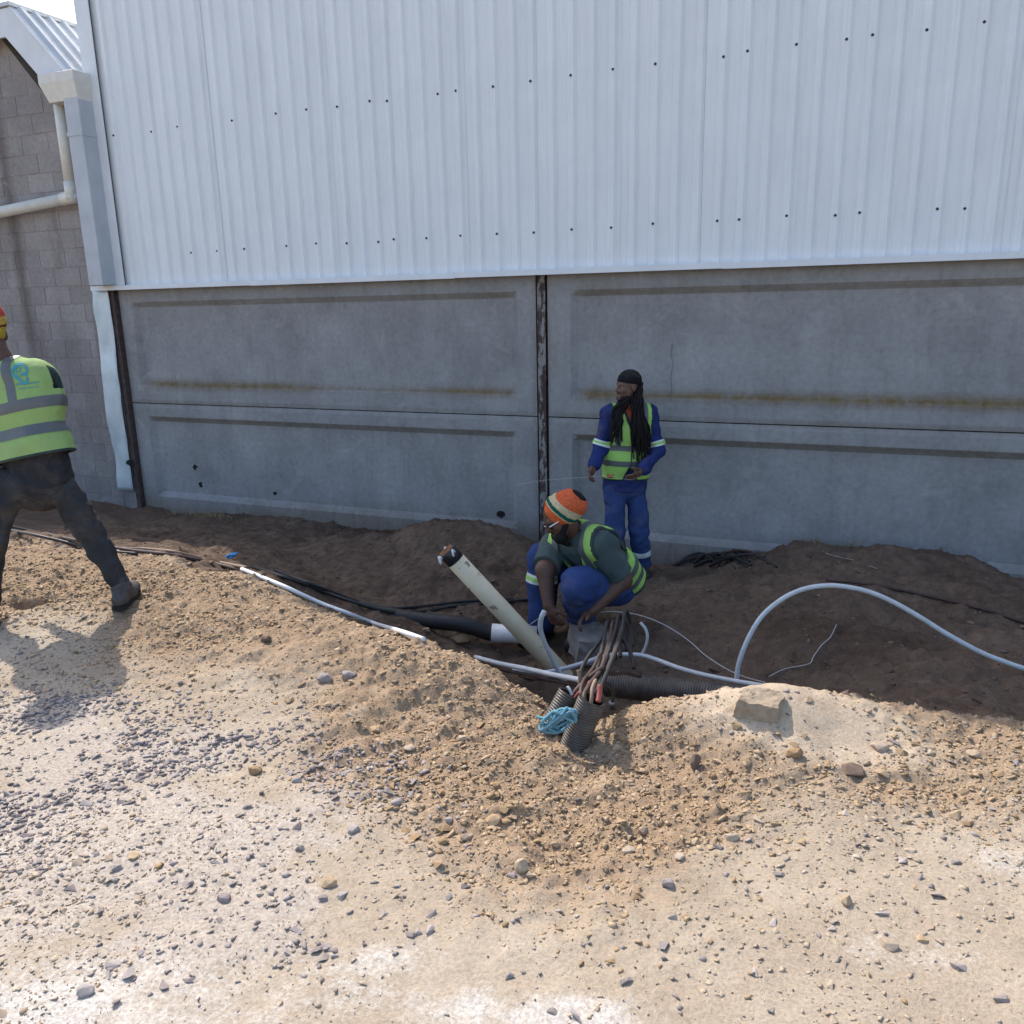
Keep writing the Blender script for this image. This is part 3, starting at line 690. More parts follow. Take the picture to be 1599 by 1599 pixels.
def head(f, c, fd, up, k=.015):
    """c = skull centre, fd = face direction"""
    fd = nrm(fd); up = nrm(up-fd*(up@fd)); sd_ = np.cross(fd, up)
    A = (sd_, fd, up)
    L = lambda x, y, z: c+sd_*x+fd*y+up*z
    f.ell(L(0, -.012, .02), A, (.076, .094, .090), .01)                      # cranium
    f.ell(L(0, .035, -.045), A, (.060, .058, .075), .03)                     # face
    f.cone(L(-.045, .02, -.065), L(0, .068, -.100), .020, .021, .03); f.cone(L(.045, .02, -.065), L(0, .068, -.100), .020, .021, .03)   # jaw, chin
    f.cone(L(-.035, .073, .012), L(.035, .073, .012), .014, .014, .02)       # brow
    f.cone(L(0, .088, .002), L(0, .104, -.034), .009, .013, .012); f.cone(L(-.013, .092, -.040), L(.013, .092, -.040), .009, .009, .01)   # nose
    f.cone(L(-.018, .083, -.066), L(.018, .083, -.066), .007, .007, .008); f.cone(L(-.016, .082, -.078), L(.016, .082, -.078), .008, .008, .008)   # lips
    for x in (-1, 1):
        f.ell(L(.031*x, .086, -.006), A, (.016, .012, .010), .012, 'd')      # eye socket
        f.ell(L(.040*x, .060, -.035), A, (.022, .020, .018), .02)            # cheek
        f.ell(L(.078*x, -.008, -.018), (fd, sd_*x, up), (.022, .010, .033), .006)   # ear
    return L, A
def torso_prims(f, J, s, grow=0, hem=None, k=.05, belly=0.0):
    sd_ = nrm(J['shL']-J['shR']); pel, ch, nk = J['pelvis'], J['chest'], J['neck']
    ax = nrm(ch-pel); fr = np.cross(sd_, ax)
    if fr @ J['front'] < 0: fr = -fr
    W = np.linalg.norm(J['shL']-J['shR'])
    f.cone(pel-ax*.02, pel+(ch-pel)*.45+fr*belly*.5, .108, .102+belly*.3, k, sd_, 1.45, grow=grow)
    f.cone(pel+(ch-pel)*.45+fr*belly*.4, ch, .102+belly*.2, .112, k, sd_, 1.45, grow=grow)
    f.cone(ch, ch+(nk-ch)*.55, .112, .085, k, sd_, 1.5, grow=grow)
    for a in ('shL', 'shR'): f.cone(ch+(nk-ch)*.62, J[a], .065, .066, k, grow=grow)
def arm_prims(f, J, sdn, grow=0, upto=1.0, k=.03, r=(.060, .047, .043, .028)):
    a, b, c = J['sh'+sdn], J['el'+sdn], J['wr'+sdn]
    f.cone(a, b, r[0], r[1], k, grow=grow)
    if upto > 1e-6: f.cone(b, b+(c-b)*upto, r[2]+.002, r[2]+(r[3]-r[2])*upto, k, grow=grow)
def leg_prims(f, J, sdn, grow=0, k=.04, r=(.092, .062, .058, .040), bot=1.0):
    a, b, c = J['hip'+sdn], J['kn'+sdn], J['an'+sdn]
    f.cone(a, b, r[0], r[1], k, grow=grow); cal = b+(c-b)*.32
    f.cone(b, cal, r[1], r[2], k, grow=grow); f.cone(cal, b+(c-b)*bot, r[2], r[3], k, grow=grow)
def boot(f, an, toe, k=.02, s=1.0):
    d = nrm(np.array([toe[0]-an[0], toe[1]-an[1], 0])); z = toe[2]
    heel = np.array([an[0], an[1], z])-d*.055*s
    f.cone(an, an*[1, 1, 0]+np.array([0, 0, z+.07]), .052*s, .050*s, k)
    f.cone(heel+[0, 0, .045], heel+d*.15*s+[0, 0, .045], .040*s, .043*s, k); f.cone(heel+d*.13*s+[0, 0, .043], heel+d*.235*s+[0, 0, .036], .045*s, .034*s, k, np.array([-d[1], d[0], 0]), 1.1)
def sole(an, toe, s=1.0):
    d = nrm(np.array([toe[0]-an[0], toe[1]-an[1], 0])); n = np.array([-d[1], d[0], 0]); z = toe[2]
    heel = np.array([an[0], an[1], z])-d*.06*s; out = []
    for u, wd in ((-.035, .02), (-.02, .036), (.05, .037), (.13, .044), (.20, .044), (.255, .032), (.275, .015)): out.append((u*s, wd*s))
    pts = [heel+d*u+n*wd for u, wd in out]+[heel+d*u-n*wd for u, wd in out[::-1]]; m = len(pts)
    mb = MB(); mb.add([p+[0, 0, -.004] for p in pts]+[p+[0, 0, .020] for p in pts], [tuple(range(m))[::-1], tuple(range(m, 2*m))]+[(i, (i+1) % m, m+(i+1) % m, m+i) for i in range(m)])
    return mb
def strip_from(src, name, mat, parent, planes, off=.0025):
    """cut a band out of a garment between pairs of planes ((point, normal, lo, hi), ...) and lift it off the cloth: a sewn tape"""
    bm = bmesh.new(); bm.from_mesh(src.data)
    for p, n, lo, hi in planes:
        p = Vector(p); n = Vector(n).normalized()
        for v, sg in ((lo, -1), (hi, 1)):
            if v is None: continue
            g = bm.verts[:]+bm.edges[:]+bm.faces[:]
            bmesh.ops.bisect_plane(bm, geom=g, plane_co=p+n*v, plane_no=n*sg, clear_outer=True, dist=1e-5)
    bm.normal_update()
    for v in bm.verts: v.co += v.normal*off
    left = set(bm.faces); out = None
    while left:                                 # each loose piece becomes a strip of its own
        st = [left.pop()]; isl = list(st)
        while st:
            for e in st.pop().edges:
                for g in e.link_faces:
                    if g in left: left.remove(g); st.append(g); isl.append(g)
        if len(isl) < 14: continue
        ix = {}; 
        for g in isl:
            for v in g.verts: ix.setdefault(v, len(ix))
        me = mesh_np(name, [v.co[:] for v in ix], [[ix[v] for v in g.verts] for g in isl], True); out = link(name, me, mat, parent)
    bm.free(); return out
def make_vest(J, root, org, mats, grow=.03, hem=-.10, res=.007, width=.165, flare=0.0, seed=3, open_front=True, belly=0.0, vlow=.20, armlow=.20, wr=.010, caps=None, back_full=False):
    """sleeveless safety vest with binding; returns the object and its frame (origin, side, front, axis)"""
    pel, ch, nk = J['pelvis'], J['chest'], J['neck']; ax = nrm(nk-pel); sd_ = nrm(J['shL']-J['shR']); sd_ = nrm(sd_-ax*(sd_@ax)); fr = np.cross(sd_, ax)
    if fr @ J['front'] < 0: fr = -fr
    lo, hi = bounds(J, ['pelvis', 'chest', 'neck', 'shL', 'shR'], .24); f = Field(lo, hi, res)
    torso_prims(f, J, 1, grow, belly=belly)
    if flare: f.cone(pel+ax*.12, pel-ax*.16, .110, .110+flare, .06, sd_, 1.45, grow=grow)
    f.wrinkle(wr, (7, 7, 7), seed)
    X, Y, Z = f.grid(); px, py, pz = X-pel[0], Y-pel[1], Z-pel[2]
    lx = px*sd_[0]+py*sd_[1]+pz*sd_[2]; ly = px*fr[0]+py*fr[1]+pz*fr[2]; lz = px*ax[0]+py*ax[1]+pz*ax[2]
    H = np.linalg.norm(nk-pel)
    reg = np.maximum(hem-lz, 0*lz-1)
    reg = np.maximum(reg, np.where(lz > armlow, np.minimum(np.abs(lx)-width+.25*np.maximum(0, .07-(lz-armlow)), .2), -1))      # armholes
    neckh = .075-np.sqrt(lx**2+(ly*1.0)**2); neckh = np.where(lz > H-.10, neckh, -1)
    vee = np.where((ly > 0), (np.maximum(lz-vlow, -.3)*.36-np.abs(lx))*.9, -1); reg = np.maximum(reg, np.maximum(neckh, vee))
    if open_front: reg = np.maximum(reg, np.where(ly > .0, np.minimum((.03-lz+hem+.09)*.5-np.abs(lx), .1), -1))
    def capd(x, y, z):
        o = np.full(np.shape(x), -1.0)
        for s_ in ('L', 'R'):
            a, b_ = J['sh'+s_], J['el'+s_]; ba = b_-a; h = np.clip(((x-a[0])*ba[0]+(y-a[1])*ba[1]+(z-a[2])*ba[2])/(ba@ba), .12, 1)
            o = np.maximum(o, caps-np.sqrt((x-a[0]-h*ba[0])**2+(y-a[1]-h*ba[1])**2+(z-a[2]-h*ba[2])**2))
        return o
    if caps: reg = np.maximum(reg, capd(X, Y, Z))
    if back_full: reg = np.where((ly < .02) & (lz < H-.03), hem-lz, reg)
    D0 = f.D.copy(); f.D = np.maximum(np.maximum(D0, -(D0+.016)), reg.astype(np.float32))
    V, F = f.mesh(); me = mesh_np('vest', V-org, F, True); bm = bmesh.new(); bm.from_mesh(me)
    bmesh.ops.bisect_plane(bm, geom=bm.verts[:]+bm.edges[:]+bm.faces[:], plane_co=Vector(pel-org+ax*(hem+.014)), plane_no=Vector(ax), dist=1e-5); bm.to_mesh(me); bm.free()
    fc = np.empty(len(me.polygons)*3); me.polygons.foreach_get('center', fc); fc = fc.reshape(-1, 3)+org-pel
    cx, cy_, cz_ = fc@sd_, fc@fr, fc@ax
    r2 = np.maximum(hem-cz_, -1); r2 = np.maximum(r2, np.where(cz_ > armlow, np.minimum(np.abs(cx)-width+.25*np.maximum(0, .07-(cz_-armlow)), .2), -1))
    r2 = np.maximum(r2, np.where(cz_ > H-.10, .075-np.sqrt(cx**2+cy_**2), -1)); r2 = np.maximum(r2, np.where(cy_ > 0, (np.maximum(cz_-vlow, -.3)*.36-np.abs(cx))*.9, -1))
    if open_front: r2 = np.maximum(r2, np.where(cy_ > 0, np.minimum((.03-cz_+hem+.09)*.5-np.abs(cx), .1), -1))
    if back_full: r2 = np.where((cy_ < .02) & (cz_ < H-.03), hem-cz_, r2)
    if caps and not back_full: r2 = np.maximum(r2, capd(fc[:, 0]+pel[0], fc[:, 1]+pel[1], fc[:, 2]+pel[2]))
    o = link('vest', me, mats, root); me.polygons.foreach_set('material_index', (r2 > -.014).astype(np.int32))
    return o, (pel-org, sd_, fr, ax)

# ------------------------------------------------------------------ cloth, skin, hair
def cloth(name, c, rough=.9, var=.12, sc=60, bmp=.25, dust=.35):
    m, nt, b = mat_new(name, rough, .15)
    col = ramp(nt, noise(nt, 9, 4), [(.3, tuple(x*(1-var) for x in c)), (.7, tuple(x*(1+var) for x in c))])
    col = mixc(nt, ramp(nt, noise(nt, 4.5, 6, .7, dist=.5), [(.50, (0, 0, 0)), (.80, (dust,)*3)]), col, (.24, .18, .13))
    nt.links.new(col, b.inputs['Base Color']); p = bump(nt, b, noise(nt, 11, 4, .6), .6, .02); bump(nt, b, noise(nt, sc*2, 3), bmp, .002, p); return m
m_skin = simple('dark_brown_skin', (.105, .052, .034), .55, .4, .12, 40, .1, .002)
m_skin2 = simple('brown_skin', (.125, .064, .042), .55, .4, .12, 40, .1, .002)
m_blue = cloth('blue_overall_cloth', (.020, .032, .125)); m_blue2 = cloth('royal_blue_trouser_cloth', (.030, .055, .155))
m_hi = cloth('lime_vest_cloth', (.33, .57, .13), .8, .06); m_hi2 = cloth('yellow_green_vest_cloth', (.27, .40, .14), .8, .06)
m_tape = simple('grey_reflective_tape', (.095, .105, .11), .45, .5, .06, 50); m_tapew = simple('silver_reflective_tape', (.60, .66, .62), .4, .5, .06, 50)
m_bind = cloth('dark_vest_binding', (.03, .05, .05)); m_black = cloth('black_cloth', (.012, .012, .014)); m_hair = simple('black_hair', (.012, .010, .010), .75, .2, .3, 90, .5, .003)
m_green_tee = cloth('grey_green_tee', (.060, .085, .085)); m_dk = cloth('charcoal_cloth', (.028, .028, .032)); m_jean = cloth('faded_dark_denim', (.036, .037, .041), .9, .3, 40)
m_orange = cloth('orange_shirt', (.60, .12, .06)); m_boot = simple('dusty_black_boot', (.035, .032, .032), .7, .3, .4, 25, .2); m_bootg = simple('dusty_grey_boot', (.075, .068, .066), .85, .2, .3, 25, .3)
m_solem = simple('boot_sole', (.02, .019, .018), .8, .2); m_eye = simple('eye_white', (.55, .52, .48), .3, .5, .02); m_iris = simple('dark_iris', (.02, .012, .01), .2, .5, .02)
m_teal = simple('teal_print', (.06, .28, .33), .7, .2, .1); m_glass = simple('dark_sunglass', (.015, .015, .017), .15, .6, .02); m_chrome = simple('white_frame', (.7, .7, .7), .3, .5, .03)

def band_mat(name, stops, axis='Z', wob=.15):
    m, nt, b = mat_new(name, .92, .1)
    tc = nt.nodes.new('ShaderNodeTexCoord'); sx = nt.nodes.new('ShaderNodeSeparateXYZ'); nt.links.new(tc.outputs['Object'], sx.inputs[0])
    f = math_n(nt, 'ADD', sx.outputs[axis], math_n(nt, 'MULTIPLY', math_n(nt, 'SUBTRACT', noise(nt, 12, 3), .5), .012*wob/.15))
    r = nt.nodes.new('ShaderNodeMapRange'); r.inputs[1].default_value = -.15; r.inputs[2].default_value = .15; nt.links.new(f, r.inputs[0])
    rp_ = nt.nodes.new('ShaderNodeValToRGB'); rp_.color_ramp.interpolation = 'CONSTANT'; e = rp_.color_ramp.elements
    while len(e) < len(stops): e.new(.5)
    for el, (p, c) in zip(e, stops): el.position = (p+.15)/.3; el.color = (*c, 1)
    nt.links.new(r.outputs[0], rp_.inputs[0])
    nt.links.new(mixc(nt, 1.0, rp_.outputs[0], ramp(nt, noise(nt, 70, 3), [(.3, (.7, .7, .7)), (.7, (1.1, 1.1, 1.1))]), 'MULTIPLY'), b.inputs['Base Color'])
    wv = nt.nodes.new('ShaderNodeTexWave'); wv.inputs['Scale'].default_value = 55; wv.inputs['Distortion'].default_value = 3; wv.bands_direction = axis; nt.links.new(tc.outputs['Object'], wv.inputs[0])
    bump(nt, b, wv.outputs['Fac'], .6, .004); return m
def rot_to(up, fd):                        # object matrix with Z = up, Y ~ fd
    z = nrm(up); y = nrm(fd-z*(fd@z)); x = np.cross(y, z); return Matrix(((x[0], y[0], z[0]), (x[1], y[1], z[1]), (x[2], y[2], z[2])))
def eyes(root, org, L, fd):
    for x in (-1, 1):
        c = L(.031*x, .068, -.006); mb = MB()
        me = bpy.data.meshes.new('eye'); bm = bmesh.new(); bmesh.ops.create_uvsphere(bm, u_segments=10, v_segments=7, radius=.0125); bm.to_mesh(me); bm.free()
        e = link('eye', me, m_eye, root, c-org); 
        mb.tube([c+fd*.010, c+fd*.0135], .0062, 10); mb.V = [tuple(np.array(v)-c) for v in mb.V]; mb.build('iris', m_iris, e)

# ---------------------------------------------------------------- person standing at the wall
gz = lambda p: float(ground_z(p[0], p[1]))
b0 = at_y(1004, 893, 6.55); b0[2] = gz(b0)
A_ = lambda x, y, t=0: at_p(x, y, b0, t)
J = dict(pelvis=A_(976, 755, -.02), chest=A_(983, 672, -.02), neck=A_(983, 632, -.02), shL=A_(1013, 648, -.02), shR=A_(953, 647, .02), front=nrm(_N*.95-_S*.25),
         elL=A_(1026, 702, .02), wrL=A_(1003, 733, .20), elR=A_(938, 697, .04), wrR=A_(927, 729, .17),
         hipL=A_(992, 768, -.02), knL=A_(998, 832, .04), anL=A_(1003, 886, -.02), hipR=A_(960, 768, 0), knR=A_(960, 832, .07), anR=A_(962, 890, .06))
for s_ in 'LR':
    J['an'+s_][2] = gz(J['an'+s_])+.10; J['toe'+s_] = J['an'+s_]+nrm(_N*.9-_S*(.35 if s_ == 'R' else -.05))*.2; J['toe'+s_][2] = gz(J['an'+s_])+.004
org = b0.copy(); root = empty('person', org, 'person in blue overalls with long dreadlocks standing against the concrete wall, looking left', 'person')
hc = A_(981, 601, .0); fd = nrm(-_S*.93+_N*.36-np.array([0, 0, .06])); up = np.array([0, 0, 1.0])
lo, hi = bounds(J, [k for k in J if k != 'front'], .16); hi[2] = hc[2]+.15
f = Field(lo, hi, .0055)
L, HA = head(f, hc, fd, up)
f.cone(J['neck']-np.array([0, 0, .05]), hc-up*.05-fd*.01, .055, .050, .03)
torso_prims(f, J, 1, -.014)
for s_ in 'LR': arm_prims(f, J, s_); leg_prims(f, J, s_, r=(.076, .055, .054, .038))
hand(f, J['wrL'], nrm(A_(984, 750, .27)-J['wrL']), nrm(_N*.5+np.array([0, 0, .8])), nrm(-_S*.1+_N*.8+np.array([0, 0, .3])), .55)
hand(f, J['wrR'], nrm(A_(919, 744, .24)-J['wrR']), nrm(_N*.4+np.array([0, 0, .8])), nrm(-_S*.9+_N*.2), .9)
fmesh('body', f, m_skin2, root, org); eyes(root, org, L, HA[1])
f = Field(lo, hi, .007); torso_prims(f, J, 1, .016)                       # jacket
for s_ in 'LR':
    arm_prims(f, J, s_, .012, .93, r=(.055, .049, .047, .040))
X, Y, Z = f.grid(); nk = J['neck']; f.wrinkle(.026, (8, 8, 14), 4)
f.D = np.maximum(f.D, np.maximum(.058-np.sqrt((X-nk[0])**2+(Y-nk[1])**2), -(Z-(nk[2]-.03))).clip(-1, 1)*np.where(Z > nk[2]-.03, 1, -1)*1.0 if False else f.D)
fr_ = J['front']; dl_ = ((X-nk[0])*fr_[0]+(Y-nk[1])*fr_[1]); ls_ = (X-nk[0])*_S[0]+(Y-nk[1])*_S[1]
vee = np.where(dl_ > .02, (Z-(nk[2]-.14))*.42-np.abs(ls_), -1); f.D = np.maximum(f.D, vee.astype(np.float32))
jk = fmesh('jacket', f, m_blue, root, org)
f = Field(lo, hi, .007); torso_prims(f, J, 1, .006); X, Y, Z = f.grid(); f.D = np.maximum(f.D, np.maximum(nk[2]-.20-Z, Z-(nk[2]-.005)).astype(np.float32)); fmesh('shirt', f, m_orange, root, org)
pz_ = A_(950, 738, .1); pd_ = MB(); q = A_(948, 742, .09); V, F = tube_np(spline([q, A_(952, 744, .10), A_(957, 743, .11)], 4), .013, 8); pd_.add(V-org, F); pd_.build('shirt_hem', m_orange, root, True)
f = Field(lo, hi, .007)                                                    # trousers
for s_ in 'LR': leg_prims(f, J, s_, .006, .022, (.085, .072, .072, .068), .98)
f.cone(J['pelvis']+np.array([0, 0, .03]), J['hipL']*.5+J['hipR']*.5+np.array([0, 0, .03]), .105, .095, .03, _S, 1.45, grow=.01); f.wrinkle(.026, (8, 8, 13), 8); f.D = np.maximum(f.D, (f.grid()[2]-(J['pelvis'][2]+.10)).astype(np.float32))
tr = fmesh('trousers', f, m_blue2, root, org)
for s_ in 'LR':
    f = Field(J['toe'+s_]-.3, J['toe'+s_]+.35, .008); boot(f, J['an'+s_], J['toe'+s_]); bo = fmesh('boot', f, m_boot, root, org)
    mb = sole(J['an'+s_], J['toe'+s_]); mb.V = [tuple(np.array(v)-org) for v in mb.V]; mb.build('sole', m_solem, bo)
    ax_ = nrm(J['an'+s_]-J['kn'+s_]); g_ = J['kn'+s_]-org                      # silver band below the knee
    strip_from(tr, 'reflective_band', m_tapew, root, [(g_, ax_, .155, .20), (g_, nrm(_S), (-.12), .12)] , .004)
    ax_ = nrm(J['el'+s_]-J['sh'+s_]); g_ = J['sh'+s_]-org; sgn = nrm(_S)*(1 if s_ == 'L' else -1)
    strip_from(jk, 'reflective_band', m_tapew, root, [(g_, ax_, .215, .26), (g_, sgn, -.075, .2)], .004)
    strip_from(jk, 'lime_band', m_hi, root, [(g_, ax_, .228, .245), (g_, sgn, -.075, .2)], .0055)
ve, (vp, vs, vf, va) = make_vest(J, root, org, [m_hi, m_bind], .030, .045, width=.168, vlow=.44, armlow=.36)
for z0_ in (.165, .29): strip_from(ve, 'reflective_strip', m_tape, ve, [(vp, va, z0_, z0_+.045)])
for sg in (-1, 1): strip_from(ve, 'reflective_strip', m_tape, ve, [(vp, vs*sg, .085, .125), (vp, va, .336, None)])
mb = MB(); zp = []
for z_ in np.linspace(.13, .43, 12):
    pr_ = vp+va*z_
    hit, loc, no, fi = ve.ray_cast(Vector(pr_+vf*.5), Vector(-vf))
    if hit: zp.append(np.array(loc)+vf*.002)
if len(zp) > 3: mb.tube(zp, .005, 6); mb.build('zip', m_bind, ve)
# cap, dreadlocks, beard
f = Field(hc-.17, hc+.17, .006); f.ell(L(0, -.014, .030), HA, (.084, .102, .092), .01); X, Y, Z = f.grid()
pl = (X-hc[0])*nrm(HA[2]+HA[1]*-.25)[0]+(Y-hc[1])*nrm(HA[2]+HA[1]*-.25)[1]+(Z-hc[2])*nrm(HA[2]+HA[1]*-.25)[2]; f.D = np.maximum(f.D, (.012-pl).astype(np.float32)); fmesh('head_wrap', f, m_black, root, org)
f = Field(hc-.2, hc+.2, .006)
for x in (-1, 1): f.cone(L(.058*x, .018, -.060), L(.030*x, .070, -.098), .014, .018, .02)
f.cone(L(-.03, .066, -.100), L(.03, .066, -.100), .021, .021, .02); f.cone(L(0, .068, -.115), L(0, .060, -.145), .020, .010, .02); f.cone(L(-.022, .092, -.056), L(.022, .092, -.056), .0055, .0055, .008); fmesh('beard', f, m_hair, root, org)
mb = MB(); rr = random.Random(5)
for i in range(96):
    frnt = i < 26
    a = rr.uniform(-1, 1)
    if frnt: p0 = L(.052*(1 if rr.random() < .6 else -1), rr.uniform(.0, .04), rr.uniform(-.105, -.085)); end = A_(rr.uniform(953, 972), rr.uniform(668, 700), .145+rr.uniform(-.02, .02)); mid = A_(rr.uniform(956, 972), rr.uniform(635, 650), .12)
    else:
        p0 = L(.075*a, -.05-.045*rr.random(), rr.uniform(-.05, .02)); ex = rr.uniform(986, 1017); end = A_(ex, rr.uniform(690, 722), .150+rr.uniform(-.03, .01)); mid = A_(ex*.55+.45*992+rr.uniform(-3, 3), rr.uniform(640, 652), .135+rr.uniform(-.02, .01))
    wob = np.array([rr.uniform(-.022, .022) for _ in range(3)]); end = end+np.array([0, 0, rr.uniform(-.05, .07)])
    pts = spline([p0, p0*.45+mid*.55+_N*.02+wob, mid, mid*.5+end*.5+_N*.012-wob, end], 5); n = len(pts)
    mb.tube(pts, np.linspace(.0080, .0045, n)*(1+.18*np.sin(np.arange(n)*1.9+i)), 6)
mb.V = [tuple(np.array(v)-org) for v in mb.V]; mb.build('dreadlocks', m_hair, root, True)
# the string he holds
mb = MB(); sp = [A_(806, 757, .1), A_(850, 750, .16), A_(919, 745, .245), A_(950, 743, .26), A_(984, 749, .275), A_(1004, 742, .22), A_(1028, 739, .2)]
mb.tube(spline(sp, 6), .0011, 5); o = mb.build('string', simple('pale_string', (.55, .53, .5)), None, True, np.array(sp[2])); tag(o, 'thin pale string held between the hands of the standing person', 'string')
JS = J

# ---------------------------------------------------------------- person squatting in the trench
b0 = at_z(905, 990, -.52); 
A_ = lambda x, y, t=0: at_p(x, y, b0, t)
J = dict(pelvis=A_(966, 903, -.12), chest=A_(921, 856, .10), neck=A_(894, 833, .16), shL=A_(930, 848, .24), shR=A_(866, 851, .0), front=nrm(-_S*.8+_N*.35-np.array([0, 0, .5])),
         elL=A_(972, 906, .20), wrL=A_(926, 952, .36), elR=A_(851, 890, .20), wrR=A_(857, 945, .30),
         hipL=A_(962, 918, -.02), knL=A_(905, 914, .36), anL=A_(908, 968, .12), hipR=A_(944, 908, -.22), knR=A_(848, 873, .0), anR=A_(846, 950, .0))
for s_ in 'LR':
    J['an'+s_][2] = gz(J['an'+s_])+.10; J['toe'+s_] = J['an'+s_]+nrm(_N*(.9 if s_ == 'L' else .5)-_S*.5)*.2; J['toe'+s_][2] = gz(J['an'+s_])+.004
org = b0.copy(); org[2] = gz(b0); root = empty('person', org, 'person in striped knitted cap and lime vest squatting in the trench working on cables', 'person')
hc = A_(872, 806, .24); fd = nrm(-_S*.80+_N*.30-np.array([0, 0, .52])); up = nrm(np.array([0, 0, 1.0])-_S*.25)
lo, hi = bounds(J, [k for k in J if k != 'front'], .18); hi[2] = hc[2]+.2
f = Field(lo, hi, .0055); L, HA = head(f, hc, fd, up)
f.cone(J['neck']-nrm(J['neck']-J['chest'])*.05, hc-HA[2]*.05-HA[1]*.02, .062, .056, .03); torso_prims(f, J, 1, -.014, belly=.02)
for s_ in 'LR': arm_prims(f, J, s_, r=(.066, .056, .056, .036)); leg_prims(f, J, s_, r=(.076, .055, .054, .038))
hand(f, J['wrL'], nrm(A_(908, 966, .40)-J['wrL']), nrm(-_S*.5+_N*.8), nrm(_S*.2+np.array([0, 0, 1.])), .75, 1.05)
hand(f, J['wrR'], nrm(A_(866, 970, .33)-J['wrR']), nrm(_S*.7+_N*.6), nrm(-_S*.9+_N*.2), .8, 1.05)
fmesh('body', f, m_skin, root, org)
f = Field(lo, hi, .007); torso_prims(f, J, 1, .018, belly=.02)             # tee shirt
for s_ in 'LR': f.cone(J['sh'+s_], J['sh'+s_]+(J['el'+s_]-J['sh'+s_])*.86, .084, .090, .03)
f.wrinkle(.018, (8, 8, 8), 14)
ax_ = nrm(hc-J['neck']); X, Y, Z = f.grid(); nk = J['neck']; q = [(X-nk[0]), (Y-nk[1]), (Z-nk[2])]; al = sum(q[i]*ax_[i] for i in range(3)); f.D = np.maximum(f.D, (al-.035).astype(np.float32))
for s_ in 'LR':
    e0 = J['sh'+s_]+(J['el'+s_]-J['sh'+s_])*.86; d_ = nrm(J['el'+s_]-J['sh'+s_]); m_ = (X-e0[0])**2+(Y-e0[1])**2+(Z-e0[2])**2 < .15**2
    cut = sum((G-e0[i])*d_[i] for i, G in enumerate((X, Y, Z))); f.D = np.where(m_, np.maximum(f.D, cut), f.D).astype(np.float32)
fmesh('tee_shirt', f, m_green_tee, root, org)
f = Field(lo, hi, .007)
for s_ in 'LR': leg_prims(f, J, s_, .022, .04, (.100, .088 if s_ == 'L' else .070, .078 if s_ == 'L' else .066, .066), .95)
f.cone(J['pelvis'], J['hipL']*.5+J['hipR']*.5, .13, .13, .05, grow=.012); f.wrinkle(.022, (8, 8, 12), 18); tr = fmesh('trousers', f, m_blue2, root, org)
for s_ in 'LR':
    f = Field(J['toe'+s_]-.3, J['toe'+s_]+.35, .008); boot(f, J['an'+s_], J['toe'+s_]); bo = fmesh('boot', f, m_boot, root, org)
    mb = sole(J['an'+s_], J['toe'+s_]); mb.V = [tuple(np.array(v)-org) for v in mb.V]; mb.build('sole', m_solem, bo)
ax_ = nrm(J['anR']-J['knR']); g_ = J['knR']-org
for nm_, mt_, a, e, of in (('reflective_band', m_tapew, .085, .145, .004), ('lime_band', m_hi, .103, .127, .0055)):
    strip_from(tr, nm_, mt_, root, [(g_, ax_, a, e), (g_, nrm(_S), -.15, .085)], of)
ve, (vp, vs, vf, va) = make_vest(J, root, org, [m_hi, m_bind], .036, -.02, width=.192, vlow=.34, armlow=.25, belly=.02, open_front=False, seed=23)
for z0_ in (.04, .15): strip_from(ve, 'reflective_strip', m_tape, ve, [(vp, va, z0_, z0_+.05)])
for sg in (-1, 1): strip_from(ve, 'reflective_strip', m_tape, ve, [(vp, vs*sg, .085, .132), (vp, va, .20, None)])
# knitted cap with bands, hair bulging behind, beard, sunglasses
cap_up = nrm(_S*.62+_N*.14+np.array([0, 0, .76])); cc = L(0, -.040, .030)+_S*.012
cm = rot_to(cap_up, HA[1]); f = Field(np.array([-.2]*3), np.array([.2]*3), .006); I3 = np.eye(3)
f.ell((0, 0, -.012), I3, (.106, .122, .102), .03); f.ell((0, -.06, .055), I3, (.092, .10, .068), .05); f.wrinkle(.012, (14, 14, 20), 2); f.D = np.maximum(f.D, (-.078-f.grid()[2]).astype(np.float32))
V, F = f.mesh(); m_cap = band_mat('striped_knit', [(-.15, (.72, .15, .045)), (-.026, (.60, .48, .30)), (-.018, (.015, .11, .075)), (.004, (.60, .50, .30)), (.042, (.66, .13, .05)), (.112, (.02, .018, .018))])
cap = link('knitted_cap', mesh_np('knitted_cap', V, F, True), m_cap, root); cap.matrix_local = Matrix.Translation(cc-org) @ cm.to_4x4()
f = Field(hc-.25, hc+.25, .006)
for x in (-1, 1): f.cone(L(.062*x, .010, -.050), L(.035*x, .070, -.10), .022, .026, .02)
f.cone(L(-.03, .070, -.105), L(.03, .070, -.105), .030, .030, .02); f.cone(L(0, .065, -.125), L(0, .045, -.185), .032, .016, .03); f.cone(L(-.022, .094, -.056), L(.022, .094, -.056), .006, .006, .008); fmesh('beard', f, m_hair, root, org)
mb = MB(); rr = random.Random(9)
for i in range(16):
    p0 = L(rr.uniform(.04, .085), rr.uniform(-.09, .0), rr.uniform(-.06, -.02)); p2 = p0+HA[1]*rr.uniform(.0, .05)+np.array([0, 0, -rr.uniform(.07, .15)])+_N*.015
    mb.tube(spline([p0, (p0+p2)/2+_N*.015, p2], 5), np.linspace(.009, .005, 11), 6)
mb.V = [tuple(np.array(v)-org) for v in mb.V]; mb.build('dreadlocks', m_hair, root, True)
sg_ = MB()
